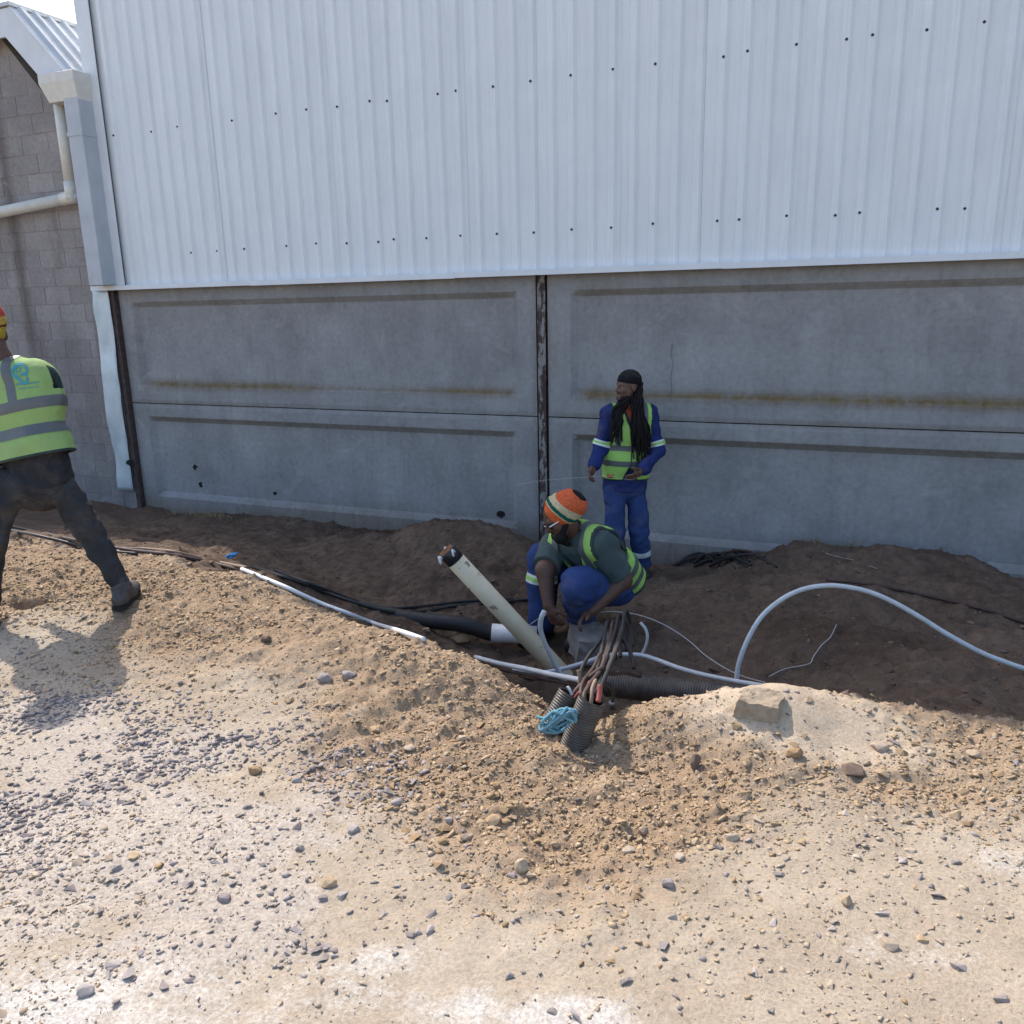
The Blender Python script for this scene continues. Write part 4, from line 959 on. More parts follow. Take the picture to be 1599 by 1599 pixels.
for x in (-1, 1):
    pts = [L(.033*x+.026*math.cos(a)*1.0, .100-.012*abs(math.cos(a)), -.006+.019*math.sin(a)) for a in np.linspace(0, 2*math.pi, 12, endpoint=False)]
    bk_ = [p-HA[1]*.004 for p in pts]; sg_.add(pts+bk_, [tuple(range(12)), tuple(range(12, 24))[::-1]]+[(i, 12+i, 12+(i+1) % 12, (i+1) % 12) for i in range(12)])
sg_.V = [tuple(np.array(v)-org) for v in sg_.V]; gl = sg_.build('sunglasses', m_glass, root)
mb = MB(); 
for x in (-1, 1): mb.tube([L(.058*x, .094, .0), L(.080*x, .04, .002), L(.084*x, -.01, .0)], .004, 6)
mb.tube([L(-.010, .104, .0), L(.010, .104, .0)], .003, 6); mb.V = [tuple(np.array(v)-org) for v in mb.V]; mb.build('frame', m_chrome, gl)
JC = J

# ---------------------------------------------------------------- person at the left edge, lunging, back to us
b0 = on_ground(190, 944); RAD = nrm(np.array([b0[0], b0[1], 0]))
A_ = lambda x, y, t=0: at_p(x, y, b0, t)
J = dict(pelvis=A_(60, 744, -.02), chest=A_(38, 634, -.08), neck=A_(12, 568, -.10), shL=A_(-22, 604, -.18), shR=A_(58, 592, -.07), front=nrm(-_N*.8-_S*.4),
         elR=A_(84, 632, -.28), wrR=A_(30, 672, -.46), elL=A_(-22, 678, -.32), wrL=A_(-50, 725, -.38),
         hipR=A_(88, 752, .0), knR=A_(141, 832, -.02), anR=A_(188, 905, 0), hipL=A_(10, 757, .03), knL=A_(-14, 850, .14), anL=A_(-24, 930, .12))
for s_ in 'LR':
    J['an'+s_][2] = gz(J['an'+s_])+.10; J['toe'+s_] = J['an'+s_]+nrm(RAD*.9+np.array([RAD[1], -RAD[0], 0])*(.30 if s_ == 'R' else -.2))*.2; J['toe'+s_][2] = gz(J['an'+s_])+.004
org = b0.copy(); root = empty('person', org, 'person in yellow-green vest and dark jeans lunging at the left edge, back turned', 'person')
hc = A_(-20, 520, -.12); fd = nrm(-_N*.85-_S*.45-np.array([0, 0, .25])); up = nrm(np.array([0, 0, 1.0])-_S*.15)
lo, hi = bounds(J, [k for k in J if k != 'front'], .18); hi[2] = hc[2]+.18
f = Field(lo, hi, .006); L, HA = head(f, hc, fd, up)
f.cone(J['neck']-np.array([0, 0, .04]), hc-HA[2]*.05-HA[1]*.02, .060, .056, .03); torso_prims(f, J, 1, -.014)
for s_ in 'LR': arm_prims(f, J, s_, r=(.058, .046, .045, .031)); leg_prims(f, J, s_, r=(.064, .044, .038, .030))
hand(f, J['wrR'], nrm(-_N*.7-_S*.5), np.array([0, 0, 1.]), nrm(_S), .9); hand(f, J['wrL'], nrm(-_N*.7-np.array([0, 0, .6])), nrm(_S+np.array([0, 0, .5])), nrm(-_S), .9)
fmesh('body', f, m_skin, root, org)
f = Field(lo, hi, .007); torso_prims(f, J, 1, .016)
for s_ in 'LR': arm_prims(f, J, s_, .010, .5)
f.cone(J['pelvis'], J['pelvis']-nrm(J['chest']-J['pelvis'])*.07, .112, .114, .05, _S, 1.35); f.wrinkle(.018, (9, 9, 12), 34); fmesh('jacket', f, m_dk, root, org)
f = Field(lo, hi, .007)
for s_ in 'LR': leg_prims(f, J, s_, .006, .035, (.084, .062, .056, .046), .95)
f.cone(J['pelvis']-np.array([0, 0, .02]), J['hipL']*.5+J['hipR']*.5-np.array([0, 0, .02]), .108, .106, .045, _S, 1.25); f.wrinkle(.026, (8, 8, 15), 38); fmesh('jeans', f, m_jean, root, org)
for s_ in 'LR':
    f = Field(J['toe'+s_]-.3, J['toe'+s_]+.35, .008); boot(f, J['an'+s_], J['toe'+s_], s=1.05); bo = fmesh('boot', f, m_bootg, root, org)
    mb = sole(J['an'+s_], J['toe'+s_], 1.05); mb.V = [tuple(np.array(v)-org) for v in mb.V]; mb.build('sole', m_solem, bo)
ve, (vp, vs, vf, va) = make_vest(J, root, org, [m_hi2, m_bind], .034, .095, width=.235, vlow=.2, armlow=.42, back_full=True, flare=.115, seed=43, res=.0065, wr=.016)
for z0_ in (.20, .33): strip_from(ve, 'reflective_strip', m_tape, ve, [(vp, va, z0_, z0_+.055)])
for sg, w0_ in ((-1, .118), (1, .145)): strip_from(ve, 'reflective_strip', m_tape, ve, [(vp, nrm(vs*sg+va*.10), w0_, w0_+.048), (vp, vf, None, .02), (vp, va, .386, None)])
# knitted cap
cc = L(0, -.03, .05); cm = rot_to(nrm(HA[2]*.9-HA[1]*.3), HA[1]); f = Field(np.array([-.2]*3), np.array([.2]*3), .006)
f.ell((0, 0, 0), I3, (.103, .118, .118), .03); f.ell((0, -.03, .05), I3, (.09, .10, .08), .05); f.wrinkle(.014, (14, 14, 22), 5); f.D = np.maximum(f.D, (-.105-f.grid()[2]).astype(np.float32)); V, F = f.mesh()
m_cap2 = band_mat('red_yellow_knit', [(-.15, (.55, .42, .06)), (-.035, (.20, .06, .03)), (-.022, (.60, .42, .10)), (.020, (.62, .09, .06)), (.07, (.62, .40, .16)), (.1, (.6, .08, .06))])
cap = link('knitted_cap', mesh_np('knitted_cap', V, F, True), m_cap2, root); cap.matrix_local = Matrix.Translation(cc-org) @ cm.to_4x4()
# teal emblem and its two lines of small print on the back of the vest, laid on the cloth
bpy.context.view_layer.update()
def on_vest(px, py, lift=.003):
    d = ray(px, py); d /= np.linalg.norm(d); hit, loc, no, fi = ve.ray_cast(Vector(CAM-org), Vector(d))
    return (np.array(loc)+np.array(no)*lift) if hit else None
def decal(polys, name):
    mb = MB()
    for pl_ in polys:
        q = [on_vest(*p) for p in pl_]
        if any(x is None for x in q): continue
        mb.add(q, [tuple(range(len(q)))])
    if mb.V: mb.build(name, m_teal, ve)
def ring(cx, cy_, r0, r1, a0=0, a1=360, n=18, sy=1.0):
    A = np.radians(np.linspace(a0, a1, n+1)); return [[(cx+r1*math.cos(a), cy_+sy*r1*math.sin(a)), (cx+r1*math.cos(b_), cy_+sy*r1*math.sin(b_)), (cx+r0*math.cos(b_), cy_+sy*r0*math.sin(b_)), (cx+r0*math.cos(a), cy_+sy*r0*math.sin(a))] for a, b_ in zip(A[:-1], A[1:])]
E_ = ring(31, 580, 9.6, 13.2, 110, 400, 20) + ring(28, 577, 2.8, 5.2, 0, 360, 12) + [[(20, 586), (24, 584), (38, 596), (36, 600)], [(36, 597), (44, 594), (45, 599), (37, 602)], [(30, 585), (38, 581), (42, 583), (34, 588)], [(41, 590), (44, 588), (45, 593), (41, 595)]]
decal(E_, 'emblem')
T_ = []
for (x0_, y0_, x1_, y1_, n) in ((25, 600.5, 62, 596.5, 13), (29, 607.5, 60, 603.5, 16)):
    for i in range(n):
        u0 = i/n; u1 = (i+.68)/n; X0_ = x0_+(x1_-x0_)*u0; X1_ = x0_+(x1_-x0_)*u1; Y0_ = y0_+(y1_-y0_)*u0; h_ = 1.3 if n == 13 else .8
        T_.append([(X0_, Y0_-h_), (X1_, Y0_-h_), (X1_, Y0_+h_*.9), (X0_, Y0_+h_*.9)])
decal(T_, 'small_print')

# ------------------------------------------------------------------ pipes, cables, hoses in and along the trench
def at_d(px, py, dep):                      # photo point at a distance along the view
    d = ray(px, py); return CAM+d*(dep/FPX)
def dep(p): return float((np.asarray(p)-CAM) @ _F)
m_black = simple('black_plastic', (.022, .021, .021), .55, .4, .3, 30, .15); m_corr = simple('dusty_black_corrugated_plastic', (.080, .066, .054), .5, .45, .35, 22, .15)
m_pipe = simple('cream_duct_plastic', (.60, .54, .40), .5, .4, .10, 9, .05); m_whitep = simple('white_duct_plastic', (.66, .67, .66), .4, .45, .08, 10)
m_hose = simple('pale_grey_hose', (.46, .48, .49), .5, .4, .10, 20); m_wire = simple('pale_wire', (.40, .39, .37), .5, .4)
m_redc = simple('red_cable_sheath', (.30, .075, .055), .55, .4, .15, 25); m_brc = simple('brown_cable_sheath', (.055, .032, .026), .6, .35, .3, 25); m_tanc = simple('tan_cable_core', (.24, .16, .11), .6, .3, .2, 40)
m_block2 = simple('grey_concrete_block', (.22, .20, .185), .95, .15, .15, 20, .4, .004); m_rope = simple('teal_rope', (.13, .27, .33), .9, .2, .25, 60, .5, .002); m_bluer = simple('blue_rope', (.04, .20, .46), .8, .2, .25, 60, .4, .002)
m_tapeb = simple('black_tape_wrap', (.015, .015, .02), .4, .5); m_tapel = simple('white_tape_tail', (.65, .65, .66), .5, .4); m_rustc = simple('rusty_pipe_rim', (.32, .15, .07), .8, .2, .3, 40)
def tubeobj(name, pts, r, mat, label, cat, seg=10, n=8, group=None, parent=None, origin=None):
    P = spline(pts, n) if n else np.array(pts); o0 = np.array(P[0]) if origin is None else origin
    rr_ = r if np.isscalar(r) else np.interp(np.linspace(0, 1, len(P)), np.linspace(0, 1, len(r)), r)
    mb = MB(); mb.tube(P, rr_, seg)
    if parent is not None:
        mb.V = [tuple(np.array(v)-origin) for v in mb.V]; return mb.build(name, mat, parent, True)
    o = mb.build(name, mat, None, True, o0); return tag(o, label, cat, group)
def lathe_axis(mb, a, b, prof, seg=24):      # prof: (t metres along, radius)
    a = np.asarray(a, float); d = nrm(np.asarray(b)-a); u = nrm(np.cross(d, [.3, .2, 1.0])); v = np.cross(d, u); A = np.linspace(0, 2*math.pi, seg, endpoint=False); V = []
    for t, r in prof: V += [a+d*t+r*(math.cos(q)*u+math.sin(q)*v) for q in A]
    F = [(i*seg+j, i*seg+(j+1) % seg, (i+1)*seg+(j+1) % seg, (i+1)*seg+j) for i in range(len(prof)-1) for j in range(seg)]; mb.add(V, F)
# leaning cream duct: hollow, taped top
p0 = at_z(866, 1040, -.52); p1 = at_p(703, 866, p0, .0); ln = np.linalg.norm(p1-p0); R_ = .056
root = empty('duct_pipe', p0, 'long cream plastic duct pipe leaning out of the trench, its cut top taped black', 'pipe')
mb = MB(); lathe_axis(mb, p0-nrm(p1-p0)*.25, p1, [(0, R_), (ln*.3, R_), (ln*.6, R_), (ln+.25-.05, R_), (ln+.25-.05, R_-.005), (0, R_-.005), (0, R_)], 28); mb.V = [tuple(np.array(v)-p0) for v in mb.V]
m_pp, nt, b = mat_new('scuffed_cream_duct', .5, .4)
sp_ = noise(nt, 13, 3, .7); st_ = noise(nt, 4, 5, .6)
c = ramp(nt, st_, [(.3, (.50, .42, .27)), (.7, (.60, .52, .36))]); c = mixc(nt, ramp(nt, sp_, [(.62, (0, 0, 0)), (.66, (.8, .8, .8))]), c, (.10, .09, .08)); nt.links.new(c, b.inputs['Base Color'])
mb.build('pipe_wall', m_pp, root, True)
dx = nrm(p1-p0); mb = MB(); lathe_axis(mb, p1-dx*.055, p1, [(0, R_-.004), (.0, R_-.001), (.075, R_-.002), (.085, R_-.006), (.085, R_-.014), (.02, R_-.014)], 24); mb.V = [tuple(np.array(v)-p0) for v in mb.V]; mb.build('taped_end', m_tapeb, root, True)
mb = MB(); rr = random.Random(3)
for i in range(5):
    a = rr.uniform(0, 6.28); u = nrm(np.cross(dx, [0, 0, 1.])); v = np.cross(dx, u); q = p1+dx*rr.uniform(.0, .03)+(R_+.001)*(math.cos(a)*u+math.sin(a)*v); mb.tube(spline([q, q+dx*.02+_N*.015, q+dx*.01+_N*.012-np.array([0, 0, .03])], 4), .006, 6)
mb.V = [tuple(np.array(v)-p0) for v in mb.V]; mb.build('tape_tail', m_tapel, root, True)
mb = MB(); lathe_axis(mb, p1+dx*.018, p1+dx, [(0, R_-.016), (.022, R_-.012), (.022, R_-.020), (0, R_-.020)], 20); mb.V = [tuple(np.array(v)-p0) for v in mb.V]; mb.build('rim', m_rustc, root, True)
# short white duct with the black pipe behind it
w0 = at_z(768, 988, -.415); w1 = at_p(838, 992, w0, .02); r_w = .058
mb = MB(); lw = np.linalg.norm(w1-w0); lathe_axis(mb, w0, w1, [(0, r_w-.006), (0, r_w), (lw, r_w), (lw, r_w-.006), (0, r_w-.006)], 26); o = mb.build('duct_coupling', m_whitep, None, True, w0); tag(o, 'short white plastic duct length lying in the trench behind the cream pipe', 'pipe')
bk = [w0+nrm(w1-w0)*.05, w0-nrm(w1-w0)*.02, at_p(720, 975, w0, 0), at_p(640, 966, w0, -.06), at_p(560, 950, w0, -.16)]
for q in bk[3:]: q[2] = min(q[2], float(ground_z(q[0], q[1]))+.02)
tubeobj('duct_pipe', bk, .050, m_black, 'black duct pipe half buried in the trench left of the white duct', 'pipe', 18)
# pale hoses
dg = lambda px, py, r=.012: (lambda p: p+np.array([0, 0, r]))(on_ground(px, py))
q0 = at_z(1151, 1060, -.30); q1 = dg(1640, 1052, .0); d0, d1 = dep(q0), dep(q1)
H = [(1150,1062),(1154,1035),(1168,998),(1190,962),(1222,935),(1255,920),(1290,914.5),(1325,917),(1362,926),(1400,943),(1440,966),(1480,991),(1530,1018),(1570,1034),(1600,1044),(1640,1052)]
tubeobj('hose', [at_d(x, y, d0+(d1-d0)*((x-1150)/490)**1.0) for x, y in H], .0125, m_hose, 'pale grey hose rising in a tall arch over the brown soil at right', 'hose', 12)
H = [(1215,1076,-.20),(1190,1071,-.22),(1150,1064,-.26),(1100,1054,-.30),(1060,1043,-.33),(1025,1030,-.36),(1000,1023,-.37),(970,1022,-.38),(945,1024,-.40),(915,1034,-.42),(880,1044,-.45),(845,1050,-.46),(800,1046,-.46)]
tubeobj('hose', [at_z(x, y, z) for x, y, z in H], .0125, m_hose, 'pale grey hose lying low across the trench above the corrugated duct', 'hose', 12)
b_ = at_z(880, 1060, -.40); H = [(850,954,.05),(845,966,.05),(844,982,.03),(849,1000,.02),(858,1020,.01),(868,1040,.0),(882,1064,0)]
tubeobj('hose', [at_p(x, y, b_, t) for x, y, t in H], .0135, m_hose, 'short pale grey hose standing upright beside the squatting person\'s hands', 'hose', 12)
H = [(1002,1022,0),(1008,1010,.02),(1011,995,.03),(1008,982,.02),(1000,972,.0)]; b_ = at_z(1002, 1024, -.38)
tubeobj('hose', [at_p(x, y, b_, t) for x, y, t in H], .0085, m_hose, 'stub of pale hose branching up right of the squatting person', 'hose', 10)
# white conduit along the lip, sunlit
H1 = [(378,892),(412,906),(450,922),(500,945),(545,962),(585,977),(625,990),(662,1003)]
tubeobj('conduit', [dg(x, y, .014) for x, y in H1], .0125, m_whitep, 'thin white conduit along the sunlit lip of the trench, left length', 'conduit', 12)
e0 = dg(742, 1026, .0); e1 = at_z(908, 1062, -.10); H = [(742,1026),(780,1036),(820,1044),(865,1054),(908,1062)]
tubeobj('conduit', [at_d(x, y, dep(e0)+(dep(e1)-dep(e0))*((x-742)/166)) for x, y in H], .0135, m_whitep, 'thin white conduit hanging over the trench towards the cut cable ducts', 'conduit', 12)
tubeobj('cable', [at_d(x, y+9, dep(e0)+(dep(e1)-dep(e0))*((x-742)/166)+.02) for x, y in H], .010, m_brc, 'red-brown cable just under the thin white conduit', 'cable', 8)
# brown and black cables
tubeobj('cable', [dg(x, y, .016) for x, y in [(-40,812),(15,823),(100,843),(160,855),(200,862),(250,868),(300,876),(350,887),(412,903)]], .013, m_brc, 'brown cable lying along the top of the lit bank at left', 'cable', 8)
tubeobj('cable', [dg(x, y, .012) for x, y in [(190,859),(230,860),(270,864),(310,873),(350,882),(385,889)]], .011, m_tanc, 'tan dusty cable looping beside the brown cable on the bank', 'cable', 8)
tubeobj('cable', [dg(x, y, .014) for x, y in [(-30,822),(30,833),(110,851),(170,863),(215,868)]], .011, m_black, 'black cable beneath the brown cable on the left bank', 'cable', 8)
tubeobj('cable', [dg(x, y, .014) for x, y in [(395,888),(440,903),(500,925),(560,946),(620,960),(660,958),(710,949),(770,944),(835,938)]], .012, m_black, 'black cable running down into the trench behind the white conduit', 'cable', 8)
tubeobj('cable', [dg(x, y, .012) for x, y in [(430,893),(480,912),(540,935),(600,952),(650,950),(720,942),(800,938)]], .010, m_black, 'second thin black cable in the trench, nearer the dirt mound', 'cable', 8)
tubeobj('cable', [dg(x, y, .012) for x, y in [(1290,908),(1350,914),(1420,927),(1470,938),(1520,950),(1570,965),(1630,985)]], .011, m_brc, 'dark red cable lying on the soil under the hose arch at right', 'cable', 8)
# corrugated ducts
def corrugated(name, a, b, R, label, seg=26, pitch=.0105, inner=True, bend=None, group=None):
    a = np.asarray(a, float); b = np.asarray(b, float); mid = (a+b)/2 if bend is None else (a+b)/2+bend
    base = spline([a, mid, b], 40); s_ = np.r_[0, np.cumsum(np.linalg.norm(np.diff(base, axis=0), axis=1))]; n = int(s_[-1]/pitch*6)
    t = np.linspace(0, s_[-1], n); P = np.stack([np.interp(t, s_, base[:, i]) for i in range(3)], -1)
    ph = (t/pitch) % 1; rad = R-.0045*(sstep(.5, .62, ph)-sstep(.88, 1.0, ph))
    root = empty(name, a, label, 'duct', group); mb = MB(); V, F = tube_np(P-a, rad, seg, False); mb.add(V, F); mb.build('corrugated_wall', m_corr, root, True)
    mb = MB(); V, F = tube_np(P[::6]-a, R-.008, seg, False); mb.add(V, [f[::-1] for f in F])
    nV = len(mb.V); k = len(P)-1; ring_o = [tuple(v) for v in tube_np(P[-2:]-a, R-.0005, seg, False)[0][seg:]]; ring_i = [tuple(v) for v in tube_np(P[-2:]-a, R-.008, seg, False)[0][seg:]]
    mb.add(ring_o+ring_i, [(i, (i+1) % seg, seg+(i+1) % seg, seg+i) for i in range(seg)]); mb.build('duct_bore', m_black, root, True)
    return root
cb = on_ground(893, 1166); cb[2] -= .03; ct = at_p(924, 1092, cb, -.02)
d_ = nrm(ct-cb)
corrugated('corrugated_duct', cb-d_*.12, ct, .053, 'black corrugated duct end standing up, nearest of the cut cable ducts', bend=_S*-.004)
cb2 = at_p(868, 1130, cb, -.10); ct2 = at_p(891, 1083, cb, -.13); corrugated('corrugated_duct', cb2-nrm(ct2-cb2)*.15, ct2, .051, 'corrugated duct end behind the teal rope, the farther one', bend=_S*-.004)
h0 = at_z(1215, 1098, -.20); h1 = at_z(948, 1068, -.27)
corrugated('corrugated_duct', h0, h1, .064, 'dark corrugated duct lying along the trench floor to the right', pitch=.013)
# concrete collar stuck on the lying duct's mouth
# cables from the ducts up to the hands
HW = (JC['wrL']+JC['wrR'])*.5
def cpath(pts):
    x, y, t = pts[-1]
    if t < -.9: pts = pts+[(x+5, y+5, t-.05), (x+9, y+20, t-.06), (x+11, y+38, t-.03), (x+12, y+54, t+.02)]
    return [at_p(x, y, cb, t) for x, y, t in pts]
CB = [('red-brown cable curving from the near duct up to the joint', m_brc, .0125, [(915,1100,0),(912,1086,-.03),(922,1068,-.12),(938,1046,-.3),(946,1022,-.5),(953,995,-.75),(957,972,-1.0)]),
      ('dark brown cable bent over the farther duct mouth', m_brc, .013, [(893,1090,-.16),(902,1076,-.18),(920,1058,-.22),(942,1042,-.30)]),
      ('red cable poking out of the farther duct', m_redc, .0095, [(897,1092,-.15),(906,1080,-.15),(918,1068,-.17),(928,1062,-.2)]),
      ('short red cable end standing beside the near duct', m_redc, .0125, [(934,1096,.02),(936,1084,.0),(937,1070,-.02)]),
      ('grey cable stub in the mouth of the near duct', m_tanc, .009, [(923,1100,0),(924,1086,-.02),(925,1074,-.05),(930,1062,-.1)]),
      ('tan cable stub standing behind the white conduit end', m_tanc, .0095, [(905,1068,-.2),(905,1056,-.21),(903,1046,-.22)]),
      ('black cable in the bundle, leftmost under the right hand', m_black, .011, [(926,1090,-.02),(930,1060,-.2),(936,1030,-.45),(943,1000,-.7),(948,972,-1.0)]),
      ('black cable in the bundle, second from the left', m_black, .011, [(931,1086,-.03),(940,1050,-.3),(950,1018,-.52),(960,988,-.8),(966,962,-1.05)]),
      ('black cable in the bundle, rightmost', m_black, .012, [(935,1080,-.05),(950,1045,-.32),(964,1010,-.58),(972,980,-.85),(976,955,-1.1)]),
      ('brown cable threaded through the black bundle', m_brc, .010, [(929,1084,-.05),(945,1052,-.3),(958,1020,-.5),(966,995,-.75),(974,970,-1.0)]),
      ('thin white cable end beside the farther duct', m_whitep, .007, [(893,1086,-.14),(890,1078,-.15),(886,1072,-.16)])]
CB += [('black cable looping out left of the bundle', m_black, .010, [(912,1072,-.2),(906,1052,-.3),(918,1026,-.55),(938,1000,-.75),(950,975,-1.0)]),
       ('dark cable lying from the bundle over the corrugated duct', m_brc, .012, [(938,1048,-.3),(955,1052,-.4),(975,1050,-.48),(1000,1056,-.55)]),
       ('black cable from the bundle down into the trench at right', m_black, .011, [(962,992,-.8),(976,1004,-.75),(985,1022,-.68),(990,1044,-.6)]),
       ('black cable curling right under the bundle', m_black, .010, [(934,1062,-.2),(948,1068,-.25),(958,1080,-.3),(956,1096,-.3)]),
       ('brown cable at the left of the near duct mouth', m_brc, .010, [(913,1100,-.02),(907,1086,-.06),(910,1066,-.15),(926,1044,-.32),(936,1022,-.5)])]
for lb, mt, r, pts in CB: tubeobj('cable', cpath(pts), r*.82, mt, lb, 'cable', 10)
# white cap lying at the duct and little litter
qc = on_ground(954, 1104)+np.array([0, 0, .022]); mb = MB(); lathe_axis(mb, qc+np.array([.0, 0, -.03]), qc+np.array([.01, -.012, .03]), [(0, .009), (.01, .011), (.026, .016), (.040, .019), (.046, .016), (.047, .0)], 14); o = mb.build('plastic_lid', simple('dirty_pale_plastic', (.30, .275, .24), .6, .3, .35, 30), None, True, qc); tag(o, 'small pale plastic lid beside the cut corrugated duct', 'lid')
# teal rope tangle by the ducts, blue rope scrap on the bank
def tangle(name, c, rx, rz, n, r, mat, label, seed, loose=None):
    rr = random.Random(seed); pts = []
    for i in range(n*6):
        a = i/6*2*math.pi*(.9+.1*rr.random())+rr.uniform(-.3, .3); k = rr.uniform(.35, 1.0)
        pts.append(np.asarray(c)+_S*rx*k*math.cos(a)+np.array([0, 0, 1.])*rz*k*math.sin(a)+_N*rr.uniform(-.01, .03)+_S*math.sin(a)*rx*.3)
    if loose: pts += loose
    P = spline(pts, 5); mb = MB(); mb.tube(P, r, 6); o = mb.build(name, mat, None, True, np.asarray(c)); return tag(o, label, 'rope')
tc_ = at_p(872, 1122, cb, .025); tangle('rope', tc_, .066, .056, 7, .0062, m_rope, 'teal rope tangled against the corrugated duct ends', 4, [at_p(858, 1118, cb, .02), at_p(848, 1122, cb, .02), at_p(838, 1119, cb, .01)])
bc_ = dg(362, 871, .02); tangle('rope', bc_, .045, .018, 4, .0055, m_bluer, 'bright blue rope scrap on the shaded soil by the bank', 8)
# blue plastic bag bits under the rope
# concrete block in the trench, grey post stub, broken slab on the pale bank
def rock(name, c, size, mat, label, cat='rock', seed=0, rot=0.0, npt=26, box=False, tilt=(0, 0), group=None, bev=.0, parent=None):
    rr = random.Random(seed); bm = bmesh.new()
    if box:
        bmesh.ops.create_cube(bm, size=1); bmesh.ops.subdivide_edges(bm, edges=bm.edges[:], cuts=4, use_grid_fill=True)
        for v in bm.verts:
            q = v.co; k = 1-.16*max(0, abs(q.x)*2-.75)*max(0, abs(q.y)*2-.75)*8*rr.random(); v.co = Vector((q.x*k*(1-.10*q.z)+rr.uniform(-.03, .03)+.05*math.sin(q.y*5+seed), q.y*k+rr.uniform(-.03, .03)+.04*math.sin(q.x*6+seed*2), q.z*(1-.06*rr.random())+rr.uniform(-.03, .03)))
    else:
        for i in range(npt):
            v = Vector((rr.gauss(0, 1), rr.gauss(0, 1), rr.gauss(0, 1))).normalized()*rr.uniform(.80, 1.0)*.5; v.x = max(-.40, min(.42, v.x)); v.z = max(-.4, min(.38, v.z)); bm.verts.new(v)
        r_ = bmesh.ops.convex_hull(bm, input=bm.verts[:]); bmesh.ops.delete(bm, geom=[v for v in bm.verts if not v.link_faces], context='VERTS')
        bmesh.ops.bevel(bm, geom=bm.edges[:], offset=.025, segments=1, affect='EDGES')
    for v in bm.verts: v.co = Vector((v.co.x*size[0], v.co.y*size[1], v.co.z*size[2]))
    me = bpy.data.meshes.new(name); bm.to_mesh(me); bm.free(); o = link(name, me, mat, parent, c); o.rotation_euler = (tilt[0], tilt[1], rot)
    return tag(o, label, cat, group)
p = at_z(916, 1014, -.46); rock('concrete_block', p+np.array([0, .05, .02]), (.21, .24, .17), m_block2, 'grey concrete block in the trench in front of the squatting person', 'block', 3, YAW+.15, box=True, tilt=(.12, .05))
m_slab = simple('broken_pale_slab', (.31, .245, .175), .95, .1, .16, 40, .5, .004)
p = on_ground(1182, 1120); bm = bmesh.new(); bmesh.ops.create_cube(bm, size=1); bmesh.ops.subdivide_edges(bm, edges=bm.edges[:], cuts=11, use_grid_fill=True)
co = np.array([v.co[:] for v in bm.verts]); r3 = np.linalg.norm(co, axis=1, keepdims=True)
co = co*(1-.05*np.clip(r3-.62, 0, 1)/.25); co = co*[.160, .14, .115]; co[:, 0] *= 1-.9*co[:, 2]; co[:, 0] += .10*co[:, 1]; co[:, 2] -= .25*co[:, 1]*(co[:, 2] < 0)
for i_, (fr_, am) in enumerate(((7, .008), (20, .007), (50, .006))):
    co += am*np.stack([vnoise3(co[:, 0]*fr_+7*k, co[:, 1]*fr_+3, co[:, 2]*fr_+5*k, 40+i_*5+k) for k in range(3)], -1)*2
for v, c in zip(bm.verts, co): v.co = Vector(c)
me = bpy.data.meshes.new('broken_slab'); bm.to_mesh(me); bm.free(); o = link('broken_slab', me, m_slab, None, p+np.array([0, .05, .008])); o.rotation_euler = (-.02, .10, YAW-.35)
tag(o, 'squarish broken block of pale hardened earth sitting on the right bank', 'rock')
# thin wires
wb = at_z(1150, 1062, -.22); we = dep(wb); W_ = [(815,985,5.3),(835,970,5.25),(852,961,5.2),(890,958,5.15),(925,957,5.1),(960,955,5.0),(1000,961,4.95),(1040,977,4.85),(1075,1000,4.75),(1100,1022,4.65),(1130,1042,4.5),(1160,1056,4.35),(1195,1066,we)]
tubeobj('wire', [at_d(*q) for q in W_], .0028, m_wire, 'thin pale wire arching from the squatting person\'s hands to the right bank', 'wire', 6)
tubeobj('wire', [dg(x, y, .02) for x, y in [(1200,1062),(1225,1050),(1262,1042),(1270,1030),(1283,1012),(1296,1000),(1306,980)]], .0028, m_wire, 'thin bent wire lying on the brown soil under the hose arch', 'wire', 6)
tubeobj('wire', [dg(x, y, .01) for x, y in [(1270,846),(1290,866),(1330,876),(1370,890)]], .002, m_wire, 'thin straw-coloured wire on the right soil heap by the wall', 'wire', 5)
# pile of black cable offcuts by the wall, right of the standing person
rr = random.Random(21); root = None; c0 = dg(1130, 872, .0)
root = empty('cable_pile', c0, 'pile of black cable offcuts heaped against the wall right of the standing person', 'cable pile')
for i in range(18):
    x0_ = rr.uniform(1045, 1110); y0_ = rr.uniform(868, 888); w_ = rr.uniform(60, 120); up_ = rr.uniform(0, 11)
    tubeobj('cable_offcut', [dg(x0_, y0_, .01)+np.array([0, 0, .0]), dg(x0_+w_*.3, y0_-6, .02)+np.array([0, 0, up_*.004]), dg(x0_+w_*.65, y0_-8, .02)+np.array([0, 0, up_*.005]), dg(x0_+w_, y0_+rr.uniform(-4, 6), .01)], rr.uniform(.006, .012), m_black if rr.random() < .75 else m_brc, None, None, 7, 6, None, root, c0)
